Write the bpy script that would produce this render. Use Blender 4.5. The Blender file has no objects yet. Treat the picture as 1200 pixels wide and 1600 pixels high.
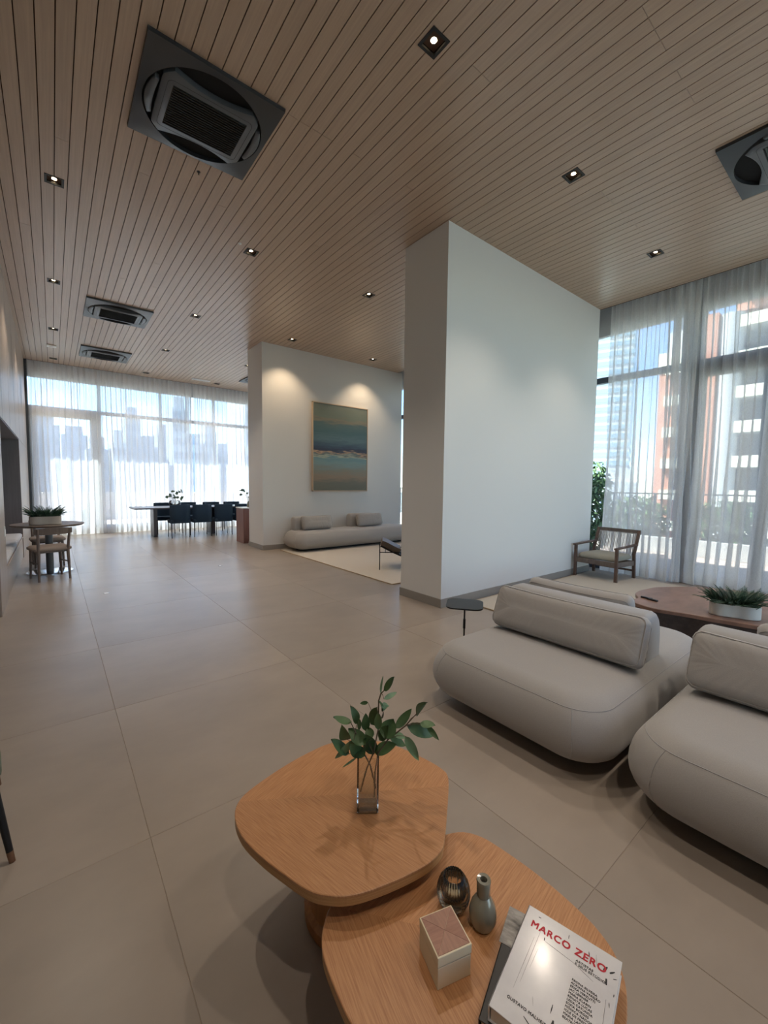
import bpy, bmesh, math, random
from mathutils import Vector, Matrix, noise
random.seed(7)
sc = bpy.context.scene
col = sc.collection
R = math.radians
PI = math.pi

# ------------------------------------------------------------------ camera
cam_d = bpy.data.cameras.new('camera'); cam = bpy.data.objects.new('camera', cam_d); col.objects.link(cam)
cam_d.sensor_fit = 'HORIZONTAL'; cam_d.sensor_width = 36.0; cam_d.lens = 648 / 1200 * 36
cam_d.clip_start = 0.02; cam_d.clip_end = 1500
v1 = Vector((82 - 600, 800 - 750, -648)).normalized()          # direction of the boards (world +Y) in camera axes
v2 = Vector((1415 - 600, 800 - 766, -648)).normalized()        # direction of the partition faces (world +X)
v2 = (v2 - v2.dot(v1) * v1).normalized(); v3 = v2.cross(v1)
cam.matrix_world = Matrix(((v2.x, v2.y, v2.z, 0), (v1.x, v1.y, v1.z, 0), (v3.x, v3.y, v3.z, 1.48), (0, 0, 0, 1)))
sc.camera = cam

# ------------------------------------------------------------------ world, sun, exposure
SKY = 0.42; SUN = 15.0; LAMP = 44.0
sc.view_settings.view_transform = 'Standard'; sc.view_settings.look = 'None'
sc.view_settings.gamma = 1.0; sc.view_settings.use_curve_mapping = False
sc.view_settings.exposure = 1.18
cy = sc.cycles
cy.use_denoising = True; cy.max_bounces = 14; cy.diffuse_bounces = 7; cy.glossy_bounces = 4
cy.transmission_bounces = 10; cy.transparent_max_bounces = 24; cy.sample_clamp_indirect = 6.0
cy.caustics_reflective = False; cy.caustics_refractive = False
SUNV = Vector((-0.36, 0.46, 0.81)).normalized()                # towards the sun
w = bpy.data.worlds.new('sky'); sc.world = w; w.use_nodes = True
nt = w.node_tree; nt.nodes.clear()
tc = nt.nodes.new('ShaderNodeTexCoord')
sky = nt.nodes.new('ShaderNodeTexSky'); sky.sky_type = 'NISHITA'; sky.sun_disc = False
sky.sun_elevation = math.asin(SUNV.z); sky.sun_rotation = math.atan2(SUNV.x, SUNV.y); sky.air_density = 0.7; sky.dust_density = 0.1
mp = nt.nodes.new('ShaderNodeMapping'); mp.inputs['Scale'].default_value = (1.6, 1.6, 3.2)
no = nt.nodes.new('ShaderNodeTexNoise'); no.inputs['Scale'].default_value = 1.7; no.inputs['Detail'].default_value = 7; no.inputs['Roughness'].default_value = .58
rp = nt.nodes.new('ShaderNodeValToRGB'); rp.color_ramp.elements[0].position = .47; rp.color_ramp.elements[1].position = .70
mx = nt.nodes.new('ShaderNodeMix'); mx.data_type = 'RGBA'; mx.inputs['B'].default_value = (2.3, 2.4, 2.6, 1)
bg = nt.nodes.new('ShaderNodeBackground'); bg.inputs['Strength'].default_value = SKY
wo = nt.nodes.new('ShaderNodeOutputWorld')
L = nt.links.new
L(tc.outputs['Generated'], mp.inputs['Vector']); L(mp.outputs[0], no.inputs['Vector']); L(no.outputs['Fac'], rp.inputs[0])
L(rp.outputs['Color'], mx.inputs['Factor']); L(sky.outputs[0], mx.inputs['A']); L(mx.outputs['Result'], bg.inputs['Color']); L(bg.outputs[0], wo.inputs[0])
sd = bpy.data.lights.new('sun', 'SUN'); sd.energy = SUN; sd.angle = R(.6); sd.color = (1, .95, .88)
so = bpy.data.objects.new('sun', sd); col.objects.link(so); so.rotation_euler = SUNV.to_track_quat('Z', 'Y').to_euler(); so.location = (0, 20, 30)

# ------------------------------------------------------------------ materials
def lin(c):
    return tuple(((v / 255) / 12.92 if v / 255 <= .04045 else ((v / 255 + .055) / 1.055) ** 2.4) for v in c) + (1,)
MATS = {}
def mat(name, rgb, rough=.6, metal=0, spec=.5, var=0, vscale=8, bump=0, bscale=60, stretch=(1, 1, 1), rgb2=None, rnd=0, coat=0, sheen=0, coords='Object'):
    m = bpy.data.materials.new(name); m.use_nodes = True; MATS[name] = m
    n = m.node_tree.nodes; l = m.node_tree.links.new; b = n['Principled BSDF']
    b.inputs['Base Color'].default_value = lin(rgb); b.inputs['Roughness'].default_value = rough
    b.inputs['Metallic'].default_value = metal; b.inputs['Specular IOR Level'].default_value = spec
    if coat: b.inputs['Coat Weight'].default_value = coat; b.inputs['Coat Roughness'].default_value = .12
    if sheen: b.inputs['Sheen Weight'].default_value = sheen; b.inputs['Sheen Roughness'].default_value = .5
    if var or bump or rgb2:
        if coords == 'World':
            src = n.new('ShaderNodeNewGeometry').outputs['Position']
        else:
            src = n.new('ShaderNodeTexCoord').outputs['Object']
        mpn = n.new('ShaderNodeMapping'); mpn.inputs['Scale'].default_value = stretch; l(src, mpn.inputs['Vector'])
        if rnd:
            oi = n.new('ShaderNodeObjectInfo'); cb = n.new('ShaderNodeCombineXYZ'); ml = n.new('ShaderNodeMath'); ml.operation = 'MULTIPLY'; ml.inputs[1].default_value = 37
            l(oi.outputs['Random'], ml.inputs[0]); l(ml.outputs[0], cb.inputs[0]); l(ml.outputs[0], cb.inputs[2]); l(cb.outputs[0], mpn.inputs['Location'])
        if var or rgb2:
            t = n.new('ShaderNodeTexNoise'); t.inputs['Scale'].default_value = vscale; t.inputs['Detail'].default_value = 6; t.inputs['Roughness'].default_value = .6
            l(mpn.outputs[0], t.inputs['Vector'])
            r = n.new('ShaderNodeValToRGB'); r.color_ramp.elements[0].position = .3; r.color_ramp.elements[1].position = .7
            c1 = lin(rgb)
            r.color_ramp.elements[0].color = lin(rgb2) if rgb2 else tuple(v * (1 - var) for v in c1[:3]) + (1,)
            r.color_ramp.elements[1].color = c1 if rgb2 else tuple(min(1, v * (1 + var)) for v in c1[:3]) + (1,)
            l(t.outputs['Fac'], r.inputs[0]); out = r.outputs['Color']
            if rnd:
                mm = n.new('ShaderNodeMix'); mm.data_type = 'RGBA'; mm.blend_type = 'MULTIPLY'; mm.inputs['Factor'].default_value = 1
                mr = n.new('ShaderNodeMapRange'); mr.inputs['To Min'].default_value = 1 - rnd; mr.inputs['To Max'].default_value = 1 + rnd * .4
                l(oi.outputs['Random'], mr.inputs['Value']); l(out, mm.inputs['A']); l(mr.outputs[0], mm.inputs['B']); out = mm.outputs['Result']
            l(out, b.inputs['Base Color'])
        if bump:
            t2 = n.new('ShaderNodeTexNoise'); t2.inputs['Scale'].default_value = bscale; t2.inputs['Detail'].default_value = 3; l(mpn.outputs[0], t2.inputs['Vector'])
            bp = n.new('ShaderNodeBump'); bp.inputs['Strength'].default_value = bump; bp.inputs['Distance'].default_value = .004
            l(t2.outputs['Fac'], bp.inputs['Height']); l(bp.outputs[0], b.inputs['Normal'])
    return m
def emit(name, rgb, strength):
    m = bpy.data.materials.new(name); m.use_nodes = True; MATS[name] = m
    b = m.node_tree.nodes['Principled BSDF']; b.inputs['Base Color'].default_value = (.8, .8, .8, 1)
    b.inputs['Emission Color'].default_value = lin(rgb); b.inputs['Emission Strength'].default_value = strength
    return m
def thin_glass(name, tint, refl=.5):
    m = bpy.data.materials.new(name); m.use_nodes = True; MATS[name] = m
    n = m.node_tree.nodes; l = m.node_tree.links.new; n.clear()
    o = n.new('ShaderNodeOutputMaterial'); t = n.new('ShaderNodeBsdfTransparent'); t.inputs[0].default_value = tint
    g = n.new('ShaderNodeBsdfGlossy'); g.inputs['Roughness'].default_value = .02
    f = n.new('ShaderNodeFresnel'); f.inputs['IOR'].default_value = 1.45; mu = n.new('ShaderNodeMath'); mu.operation = 'MULTIPLY'; mu.inputs[1].default_value = refl
    x = n.new('ShaderNodeMixShader'); l(f.outputs[0], mu.inputs[0]); l(mu.outputs[0], x.inputs[0]); l(t.outputs[0], x.inputs[1]); l(g.outputs[0], x.inputs[2]); l(x.outputs[0], o.inputs[0])
    return m
def sheer(name, rgb, transp):
    m = bpy.data.materials.new(name); m.use_nodes = True; MATS[name] = m
    n = m.node_tree.nodes; l = m.node_tree.links.new; n.clear()
    o = n.new('ShaderNodeOutputMaterial'); t = n.new('ShaderNodeBsdfTransparent')
    d = n.new('ShaderNodeBsdfDiffuse'); d.inputs[0].default_value = lin(rgb); tl = n.new('ShaderNodeBsdfTranslucent'); tl.inputs[0].default_value = lin(rgb)
    x1 = n.new('ShaderNodeMixShader'); x1.inputs[0].default_value = .60; l(d.outputs[0], x1.inputs[1]); l(tl.outputs[0], x1.inputs[2])
    tcn = n.new('ShaderNodeTexCoord'); mpn = n.new('ShaderNodeMapping'); mpn.inputs['Scale'].default_value = (260, 260, 40); l(tcn.outputs['Object'], mpn.inputs[0])
    ns = n.new('ShaderNodeTexNoise'); ns.inputs['Scale'].default_value = 1.0; ns.inputs['Detail'].default_value = 2; l(mpn.outputs[0], ns.inputs['Vector'])
    mr = n.new('ShaderNodeMapRange'); mr.inputs['From Min'].default_value = .3; mr.inputs['From Max'].default_value = .7
    mr.inputs['To Min'].default_value = transp - .07; mr.inputs['To Max'].default_value = transp + .07; l(ns.outputs['Fac'], mr.inputs['Value'])
    x2 = n.new('ShaderNodeMixShader'); l(mr.outputs[0], x2.inputs[0]); l(x1.outputs[0], x2.inputs[1]); l(t.outputs[0], x2.inputs[2]); l(x2.outputs[0], o.inputs[0])
    return m
def oak_table(name, seam, g0, g1):
    """oak veneer whose grain meets in a chevron along a seam through the top; seam = (nx, ny, d)"""
    m = bpy.data.materials.new(name); m.use_nodes = True; MATS[name] = m
    n = m.node_tree.nodes; l = m.node_tree.links.new; b = n['Principled BSDF']; b.inputs['Roughness'].default_value = .42
    src = n.new('ShaderNodeTexCoord').outputs['Object']
    outs = []
    for a in (R(-g0), R(-g1)):
        mpn = n.new('ShaderNodeMapping'); mpn.inputs['Rotation'].default_value = (0, 0, a); l(src, mpn.inputs['Vector'])
        m2 = n.new('ShaderNodeMapping'); m2.inputs['Scale'].default_value = (14, 330, 14); l(mpn.outputs[0], m2.inputs['Vector'])
        t = n.new('ShaderNodeTexNoise'); t.inputs['Scale'].default_value = 1; t.inputs['Detail'].default_value = 5; l(m2.outputs[0], t.inputs['Vector']); outs.append(t.outputs['Fac'])
    sp = n.new('ShaderNodeVectorMath'); sp.operation = 'DOT_PRODUCT'; sp.inputs[1].default_value = (seam[0], seam[1], 0); l(src, sp.inputs[0])
    gt = n.new('ShaderNodeMath'); gt.operation = 'GREATER_THAN'; gt.inputs[1].default_value = seam[2]; l(sp.outputs['Value'], gt.inputs[0])
    mxn = n.new('ShaderNodeMix'); mxn.data_type = 'FLOAT'; l(gt.outputs[0], mxn.inputs[0]); l(outs[0], mxn.inputs[2]); l(outs[1], mxn.inputs[3])
    r = n.new('ShaderNodeValToRGB'); r.color_ramp.elements[0].position = .3; r.color_ramp.elements[1].position = .66
    r.color_ramp.elements[0].color = lin((170, 116, 74)); r.color_ramp.elements[1].color = lin((198, 146, 100))
    l(mxn.outputs[0], r.inputs[0])
    mm = n.new('ShaderNodeMix'); mm.data_type = 'RGBA'; mm.blend_type = 'MULTIPLY'; mm.inputs[0].default_value = 1
    mr = n.new('ShaderNodeMapRange'); mr.inputs['To Min'].default_value = .90; mr.inputs['To Max'].default_value = 1.0; l(gt.outputs[0], mr.inputs[0])
    l(r.outputs[0], mm.inputs['A']); l(mr.outputs[0], mm.inputs['B']); l(mm.outputs['Result'], b.inputs['Base Color'])
    return m
def painting_mat():
    m = bpy.data.materials.new('seascape_paint'); m.use_nodes = True; MATS['paint'] = m
    n = m.node_tree.nodes; l = m.node_tree.links.new; b = n['Principled BSDF']; b.inputs['Roughness'].default_value = .5
    src = n.new('ShaderNodeTexCoord').outputs['Object']; sx = n.new('ShaderNodeSeparateXYZ'); l(src, sx.inputs[0])
    mpn = n.new('ShaderNodeMapping'); mpn.inputs['Scale'].default_value = (1.3, 1, 9); l(src, mpn.inputs[0])
    t = n.new('ShaderNodeTexNoise'); t.inputs['Scale'].default_value = 1.6; t.inputs['Detail'].default_value = 5; t.inputs['Roughness'].default_value = .6; l(mpn.outputs[0], t.inputs['Vector'])
    a = n.new('ShaderNodeMath'); a.operation = 'MULTIPLY_ADD'; a.inputs[1].default_value = .16; a.inputs[2].default_value = -.08; l(t.outputs['Fac'], a.inputs[0])
    zz = n.new('ShaderNodeMapRange'); zz.inputs['From Min'].default_value = 0; zz.inputs['From Max'].default_value = 2.08; l(sx.outputs['Z'], zz.inputs[0])
    ad = n.new('ShaderNodeMath'); ad.operation = 'ADD'; l(zz.outputs[0], ad.inputs[0]); l(a.outputs[0], ad.inputs[1])
    r = n.new('ShaderNodeValToRGB'); e = r.color_ramp.elements
    stops = [(0, (104, 104, 90)), (.10, (112, 110, 96)), (.17, (150, 130, 108)), (.24, (132, 134, 120)), (.33, (124, 150, 150)), (.385, (106, 140, 146)), (.405, (176, 178, 156)), (.43, (84, 100, 104)),
             (.445, (196, 160, 128)), (.46, (62, 66, 80)), (.48, (42, 46, 68)), (.53, (62, 84, 100)), (.60, (88, 114, 120)), (.68, (70, 100, 104)), (.77, (84, 106, 104)), (.815, (134, 124, 104)), (.85, (116, 124, 108)), (1, (124, 130, 116))]
    e[0].position = 0; e[0].color = lin(stops[0][1]); e[1].position = 1; e[1].color = lin(stops[-1][1])
    for p, c in stops[1:-1]: q = e.new(p); q.color = lin(c)
    l(ad.outputs[0], r.inputs[0]); l(r.outputs[0], b.inputs['Base Color']); return m

M = MATS
mat('plank', (184, 159, 137), .32, spec=.6, var=.10, vscale=1.0, stretch=(60, 1.5, 60), rnd=.06, coords='World')
mat('groove', (70, 46, 30), .9)
mat('tile', (163, 151, 139), .30, spec=.5, rgb2=(148, 137, 126), vscale=1.3, stretch=(1, 1.6, 1), rnd=.06, coords='World', bump=.06, bscale=30)
mat('grout', (150, 136, 122), .9)
mat('white_wall', (226, 226, 224), .75, bump=.05, bscale=90)
mat('skirting', (150, 146, 140), .5)
mat('panel', (176, 160, 146), .38, rgb2=(150, 134, 120), vscale=1.0, stretch=(26, 26, 1.2), coords='World')
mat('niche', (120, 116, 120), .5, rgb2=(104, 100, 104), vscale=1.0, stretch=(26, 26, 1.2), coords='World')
mat('alu', (70, 74, 80), .4, metal=.6)
mat('alu_light', (196, 198, 200), .5)
mat('black', (20, 21, 23), .5); mat('shade_black', (8, 8, 9), .9)  # near-black for grille slats and for recess shade put into colour
mat('black_gloss', (16, 18, 20), .25)
mat('ac_frame', (50, 53, 57), .32)
mat('ac_panel', (84, 87, 91), .35)
mat('sofa', (164, 161, 158), .9, var=.06, vscale=260, bump=.25, bscale=500, sheen=.25)
mat('sofa_back', (164, 163, 163), .9, var=.06, vscale=260, bump=.25, bscale=500, sheen=.25)
mat('seam', (150, 142, 134), .9)
oak_table('oak_a', (.528, .849, .025), -76, 20); oak_table('oak_b', (.768, .641, .005), -102, 9)
mat('oak_edge', (196, 150, 98), .5, rgb2=(150, 100, 56), vscale=1, stretch=(4, 4, 420))
mat('oak_base', (172, 112, 60), .5, rgb2=(140, 88, 44), vscale=1, stretch=(60, 60, 4))
mat('dark_wood', (112, 88, 76), .5, rgb2=(86, 66, 56), vscale=1, stretch=(40, 40, 5))
mat('grey_wood', (122, 107, 97), .5, rgb2=(100, 87, 79), vscale=1, stretch=(30, 30, 6))
mat('log_top', (146, 114, 98), .45, rgb2=(112, 84, 72), vscale=3, stretch=(1, 2, 1))
mat('log_bark', (66, 56, 52), .9, var=.35, vscale=18, bump=.6, bscale=14)
mat('rug', (196, 186, 172), 1, var=.06, vscale=120, bump=.3, bscale=220)
mat('rug_edge', (176, 156, 128), 1)
mat('leather', (92, 80, 68), .6); mat('steel_dark', (40, 40, 42), .4, metal=.6)
mat('chrome', (205, 208, 212), .12, metal=1)
mat('teal_fabric', (32, 56, 78), .85, var=.08, vscale=80)
mat('cushion_olive', (166, 161, 146), .9, var=.05, vscale=160)
mat('rope', (176, 170, 168), .8, var=.18, vscale=14, stretch=(6, 6, .6))
mat('green_fabric', (120, 122, 98), .9)
mat('foot_wood', (120, 84, 60), .5)
mat('leaf_dark', (80, 108, 62), .5, rgb2=(54, 80, 48), vscale=14)
mat('leaf_light', (128, 154, 118), .55, rgb2=(104, 132, 94), vscale=14)
mat('stem', (92, 78, 58), .7)
mat('fern', (70, 100, 78), .6, rgb2=(44, 68, 56), vscale=10)
mat('hedge', (96, 124, 72), .7, rgb2=(60, 90, 50), vscale=3)
mat('planter', (216, 212, 202), .5); mat('planter_wood', (206, 190, 176), .6)
mat('soil', (44, 38, 34), 1)
mat('ceramic', (134, 130, 114), .18, var=.10, vscale=6, coat=.6)
mat('ceramic_in', (30, 28, 24), .6)
mat('bone', (222, 208, 178), .45); mat('inlay', (168, 124, 104), .45, rgb2=(142, 100, 84), vscale=1, stretch=(120, 14, 1))
mat('inlay_b', (176, 134, 112), .45, rgb2=(148, 108, 92), vscale=1, stretch=(14, 120, 1)); mat('box_dark', (70, 50, 36), .6)
mat('book_white', (222, 220, 220), .22, rgb2=(204, 202, 204), vscale=7, coat=.5); mat('book_black', (40, 38, 38), .35); mat('paper', (226, 220, 208), .8)
mat('book_photo', (176, 172, 168), .3, rgb2=(56, 52, 50), vscale=16, stretch=(1, 3, 1)); mat('ink_red', (190, 24, 44), .4); mat('ink', (34, 34, 36), .4); mat('ink_grey', (120, 118, 120), .4)
mat('frame_wood', (206, 184, 158), .5)
mat('cabinet', (150, 112, 104), .5, rgb2=(132, 96, 88), vscale=1, stretch=(20, 20, 2)); mat('white_top', (232, 232, 230), .4)
mat('plastic', (236, 236, 234), .4)
mat('bench_cushion', (196, 196, 200), .9)
mat('terrace', (186, 166, 154), .8, var=.06, vscale=3); mat('parapet', (196, 194, 190), .8)
mat('brick', (204, 146, 122), .9, rgb2=(188, 126, 102), vscale=2); mat('concrete', (190, 188, 184), .9); mat('white_band', (236, 228, 204), .9); mat('dark_recess', (96, 100, 106), .8)
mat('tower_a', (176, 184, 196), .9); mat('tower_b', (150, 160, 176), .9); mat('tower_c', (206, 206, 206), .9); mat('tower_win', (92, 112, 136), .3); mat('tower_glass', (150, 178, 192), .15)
mat('ground', (130, 134, 128), 1, var=.15, vscale=.05)
emit('bulb', (255, 226, 180), 14.0)
thin_glass('window_glass', (.80, .86, .88, 1), .6); thin_glass('smoke_glass', (.80, .75, .66, 1), 1.3)
sheer('sheer', (247, 247, 247), .30); sheer('sheer_hem', (247, 247, 247), .20)
thin_glass('vase_glass', (.975, .985, .98, 1), 1.8)
thin_glass('water', (.985, .99, .985, 1), .4)
painting_mat()

# ------------------------------------------------------------------ mesh helpers
class MB:
    """collects simple shapes; build() links them as ONE mesh object"""
    def __init__(s): s.v = []; s.f = []; s.m = []; s.mi = 0
    def add(s, vs, fs, T=None):
        o = len(s.v)
        for p in vs:
            p = Vector(p); s.v.append(T @ p if T else p)
        for f in fs: s.f.append([i + o for i in f]); s.m.append(s.mi)
        return s
    def box(s, c, d, rz=0, T=None):
        x, y, z = (k / 2 for k in d); q = [(-x, -y, -z), (x, -y, -z), (x, y, -z), (-x, y, -z), (-x, -y, z), (x, -y, z), (x, y, z), (-x, y, z)]
        t = Matrix.Translation(c) @ Matrix.Rotation(rz, 4, 'Z')
        if T: t = T @ t
        return s.add(q, [(0, 3, 2, 1), (4, 5, 6, 7), (0, 1, 5, 4), (1, 2, 6, 5), (2, 3, 7, 6), (3, 0, 4, 7)], t)
    def box2(s, a, b):
        return s.box([(a[i] + b[i]) / 2 for i in range(3)], [abs(b[i] - a[i]) for i in range(3)])
    def rbox(s, c, d, r=.01, seg=2, rz=0, T=None):
        bm = bmesh.new(); bmesh.ops.create_cube(bm, size=1); bmesh.ops.scale(bm, vec=d, verts=bm.verts)
        bmesh.ops.bevel(bm, geom=bm.edges[:], offset=min(r, min(d) * .49), segments=seg, affect='EDGES', profile=.5)
        bm.verts.index_update(); t = Matrix.Translation(c) @ Matrix.Rotation(rz, 4, 'Z')
        if T: t = T @ t
        s.add([v.co.copy() for v in bm.verts], [[v.index for v in f.verts] for f in bm.faces], t); bm.free(); return s
    def bar(s, a, b, r0, r1=None, n=8, T=None):
        a = Vector(a); b = Vector(b); r1 = r0 if r1 is None else r1; d = b - a; q = d.to_track_quat('Z', 'Y').to_matrix()
        vs = [a + q @ Vector((r0 * math.cos(2 * PI * i / n), r0 * math.sin(2 * PI * i / n), 0)) for i in range(n)] + [b + q @ Vector((r1 * math.cos(2 * PI * i / n), r1 * math.sin(2 * PI * i / n), 0)) for i in range(n)]
        fs = [(i, (i + 1) % n, n + (i + 1) % n, n + i) for i in range(n)] + [list(range(n))[::-1], list(range(n, 2 * n))]
        return s.add(vs, fs, T)
    def beam(s, a, b, w, h, up=(0, 0, 1), T=None):
        a = Vector(a); b = Vector(b); d = (b - a).normalized(); u = Vector(up); x = d.cross(u).normalized() * w / 2; y = x.cross(d).normalized() * h / 2
        vs = [a - x - y, a + x - y, a + x + y, a - x + y, b - x - y, b + x - y, b + x + y, b - x + y]
        return s.add(vs, [(0, 1, 2, 3), (7, 6, 5, 4), (0, 4, 5, 1), (1, 5, 6, 2), (2, 6, 7, 3), (3, 7, 4, 0)], T)
    def path(s, pts, rs, n=7):
        pts = [Vector(p) for p in pts]
        if not hasattr(rs, '__len__'): rs = [rs] * len(pts)
        base = len(s.v); k = len(pts)
        for i, p in enumerate(pts):
            d = (pts[min(i + 1, k - 1)] - pts[max(i - 1, 0)]).normalized(); q = d.to_track_quat('Z', 'Y').to_matrix()
            for j in range(n): s.v.append(p + q @ Vector((rs[i] * math.cos(2 * PI * j / n), rs[i] * math.sin(2 * PI * j / n), 0)))
        for i in range(k - 1):
            for j in range(n):
                s.f.append([base + i * n + j, base + i * n + (j + 1) % n, base + (i + 1) * n + (j + 1) % n, base + (i + 1) * n + j]); s.m.append(s.mi)
        s.f.append([base + j for j in range(n)][::-1]); s.m.append(s.mi); s.f.append([base + (k - 1) * n + j for j in range(n)]); s.m.append(s.mi)
        return s
    def lathe(s, prof, n=32, rib=0, ribs=0, c=(0, 0, 0), close=True):
        base = len(s.v); c = Vector(c); k = len(prof)
        for r, z in prof:
            for j in range(n):
                a = 2 * PI * j / n; rr = r * (1 + rib * math.cos(ribs * a)) if rib else r
                s.v.append(c + Vector((rr * math.cos(a), rr * math.sin(a), z)))
        for i in range(k - 1):
            for j in range(n):
                s.f.append([base + i * n + j, base + i * n + (j + 1) % n, base + (i + 1) * n + (j + 1) % n, base + (i + 1) * n + j]); s.m.append(s.mi)
        if close:
            s.f.append([base + j for j in range(n)][::-1]); s.m.append(s.mi); s.f.append([base + (k - 1) * n + j for j in range(n)]); s.m.append(s.mi)
        return s
    def layers(s, rings, cap=(True, True)):
        base = len(s.v); n = len(rings[0]); k = len(rings)
        for r in rings:
            for p in r: s.v.append(Vector(p))
        for i in range(k - 1):
            for j in range(n):
                s.f.append([base + i * n + j, base + i * n + (j + 1) % n, base + (i + 1) * n + (j + 1) % n, base + (i + 1) * n + j]); s.m.append(s.mi)
        if cap[0]: s.f.append([base + j for j in range(n)][::-1]); s.m.append(s.mi)
        if cap[1]: s.f.append([base + (k - 1) * n + j for j in range(n)]); s.m.append(s.mi)
        return s
    def build(s, name, mats, parent=None, smooth=False, loc=None, ang=40):
        me = bpy.data.meshes.new(name); me.from_pydata([tuple(v) for v in s.v], [], s.f)
        if not isinstance(mats, (list, tuple)): mats = [mats]
        for x in mats: me.materials.append(M[x])
        if len(mats) > 1: me.polygons.foreach_set('material_index', s.m)
        if smooth: me.polygons.foreach_set('use_smooth', [True] * len(me.polygons)); me.set_sharp_from_angle(angle=R(ang))
        me.update(); o = bpy.data.objects.new(name, me); col.objects.link(o)
        if parent: o.parent = parent
        if loc: o.location = loc
        return o
def tag(o, label=None, cat=None, group=None, kind=None):
    if label: o['label'] = label
    if cat: o['category'] = cat
    if group: o['group'] = group
    if kind: o['kind'] = kind
    return o
def thing(name, label, cat, loc=(0, 0, 0), rz=0, group=None, kind=None):
    o = bpy.data.objects.new(name, None); col.objects.link(o); o.location = loc; o.rotation_euler = (0, 0, rz); o.empty_display_size = .1
    return tag(o, label, cat, group, kind)
def copy_tree(o, parent=None):
    c = o.copy(); col.objects.link(c); c.parent = parent
    for ch in list(o.children): copy_tree(ch, c)
    return c
def inst(src, name, parent, loc, rot=(0, 0, 0), scale=(1, 1, 1)):
    c = bpy.data.objects.new(name, src if isinstance(src, bpy.types.Mesh) else src.data); col.objects.link(c); c.parent = parent; c.location = loc; c.rotation_euler = rot; c.scale = scale; return c
def rrect(hx, hy, r, n=6):
    r = max(min(r, hx, hy), 1e-4); out = []
    for cx, cy_, a0 in ((hx - r, hy - r, 0), (-hx + r, hy - r, 90), (-hx + r, -hy + r, 180), (hx - r, -hy + r, 270)):
        for i in range(n + 1):
            a = R(a0 + 90 * i / n); out.append((cx + r * math.cos(a), cy_ + r * math.sin(a)))
    return out
def smooth_closed(pts, sub=5):
    n = len(pts); out = []
    for i in range(n):
        p0, p1, p2, p3 = (Vector(pts[(i + k) % n]) for k in (-1, 0, 1, 2))
        for j in range(sub):
            t = j / sub
            out.append(.5 * ((2 * p1) + (p2 - p0) * t + (2 * p0 - 5 * p1 + 4 * p2 - p3) * t * t + (3 * p1 - p0 - 3 * p2 + p3) * t ** 3))
    return out
def inset(poly, d):
    n = len(poly); out = []
    area = sum(poly[i][0] * poly[(i + 1) % n][1] - poly[(i + 1) % n][0] * poly[i][1] for i in range(n)); sg = 1 if area > 0 else -1
    for i in range(n):
        a = Vector(poly[i - 1][:2]); b = Vector(poly[(i + 1) % n][:2]); t = (b - a).normalized(); nrm = Vector((-t.y, t.x)) * sg
        out.append((poly[i][0] + nrm.x * d, poly[i][1] + nrm.y * d))
    return out
def ccw(poly):
    n = len(poly); a = sum(poly[i][0] * poly[(i + 1) % n][1] - poly[(i + 1) % n][0] * poly[i][1] for i in range(n))
    return poly if a > 0 else poly[::-1]
HC = 4.463

# ================================================================== STRUCTURE
# ---- floor with large tiles
fl = thing('floor', None, None, kind='structure')
MB().box2((-4, -4, -.06), (7.95, 14.4, -.0018)).build('screed', 'grout', fl)
TS = 1.245
tile_me = None
i0, i1 = -4, 7; j0, j1 = -5, 10
for i in range(i0, i1):
    for j in range(j0, j1):
        xa = max(.27 + TS * i, -4); xb = min(.27 + TS * (i + 1), 7.95); ya = max(1.87 + TS * j, -4); yb = min(1.87 + TS * (j + 1), 14.4)
        if xb - xa < .05 or yb - ya < .05: continue
        cx, cy2 = (xa + xb) / 2, (ya + yb) / 2; wx, wy = xb - xa - .0018, yb - ya - .0018
        full = abs(xb - xa - TS) < 1e-6 and abs(yb - ya - TS) < 1e-6
        if full and tile_me: inst(tile_me, 'tile', fl, (cx, cy2, 0)); continue
        b = MB(); b.layers([[(p[0], p[1], -.012) for p in rrect(wx / 2, wy / 2, .001, 1)], [(p[0], p[1], -.0012) for p in rrect(wx / 2, wy / 2, .001, 1)], [(p[0], p[1], 0) for p in rrect(wx / 2 - .0012, wy / 2 - .0012, .001, 1)]])
        o = b.build('tile', 'tile', fl, loc=(cx, cy2, 0))
        if full: tile_me = o.data

# ---- ceiling of timber planks, notched around the recessed downlights
PP = .1055; PX0 = -.10
LX = [PX0 + PP * k for k in (2, 21, 39, 59)]
LIGHTS = []                                              # (x, y, column, row)
rowsY = [2.17, 5.48, 8.17, 10.70, 13.25]
for ci, x in enumerate(LX):
    for ri, y in enumerate(rowsY):
        if ci == 3 and ri in (1, 3, 4): continue
        LIGHTS.append((x, y, ci, ri))
for x in (LX[0], LX[1], LX[2], LX[3]): LIGHTS.append((x, -.9, -1, -1))  # unseen extra row behind the camera, added to boost the interior light
ce = thing('ceiling', None, None, kind='structure')
MB().box2((-4, -4, HC + .016), (7.36, 13.78, HC + .22)).build('backing', 'groove', ce)
HOLE = .066
def plank(x0, x1, y0, y1):
    b = MB(); cuts = []
    for lx, ly, _, _ in LIGHTS:
        if lx + HOLE > x0 and lx - HOLE < x1 and ly > y0 - HOLE and ly < y1 + HOLE: cuts.append((max(ly - HOLE, y0), min(ly + HOLE, y1), lx))
    cuts.sort(); y = y0; g = .0035
    def seg(a, c, ya, yb):
        if c - a > .004 and yb - ya > .002: b.box2((a, ya, HC), (c, yb, HC + .016))
    for ya, yb, lx in cuts:
        seg(x0 + g, x1 - g, y, ya)
        if lx - HOLE > x0 + g: seg(x0 + g, lx - HOLE, ya, yb)
        if lx + HOLE < x1 - g: seg(lx + HOLE, x1 - g, ya, yb)
        y = yb
    seg(x0 + g, x1 - g, y, y1); b.build('plank', 'plank', ce)
random.seed(11)
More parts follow.
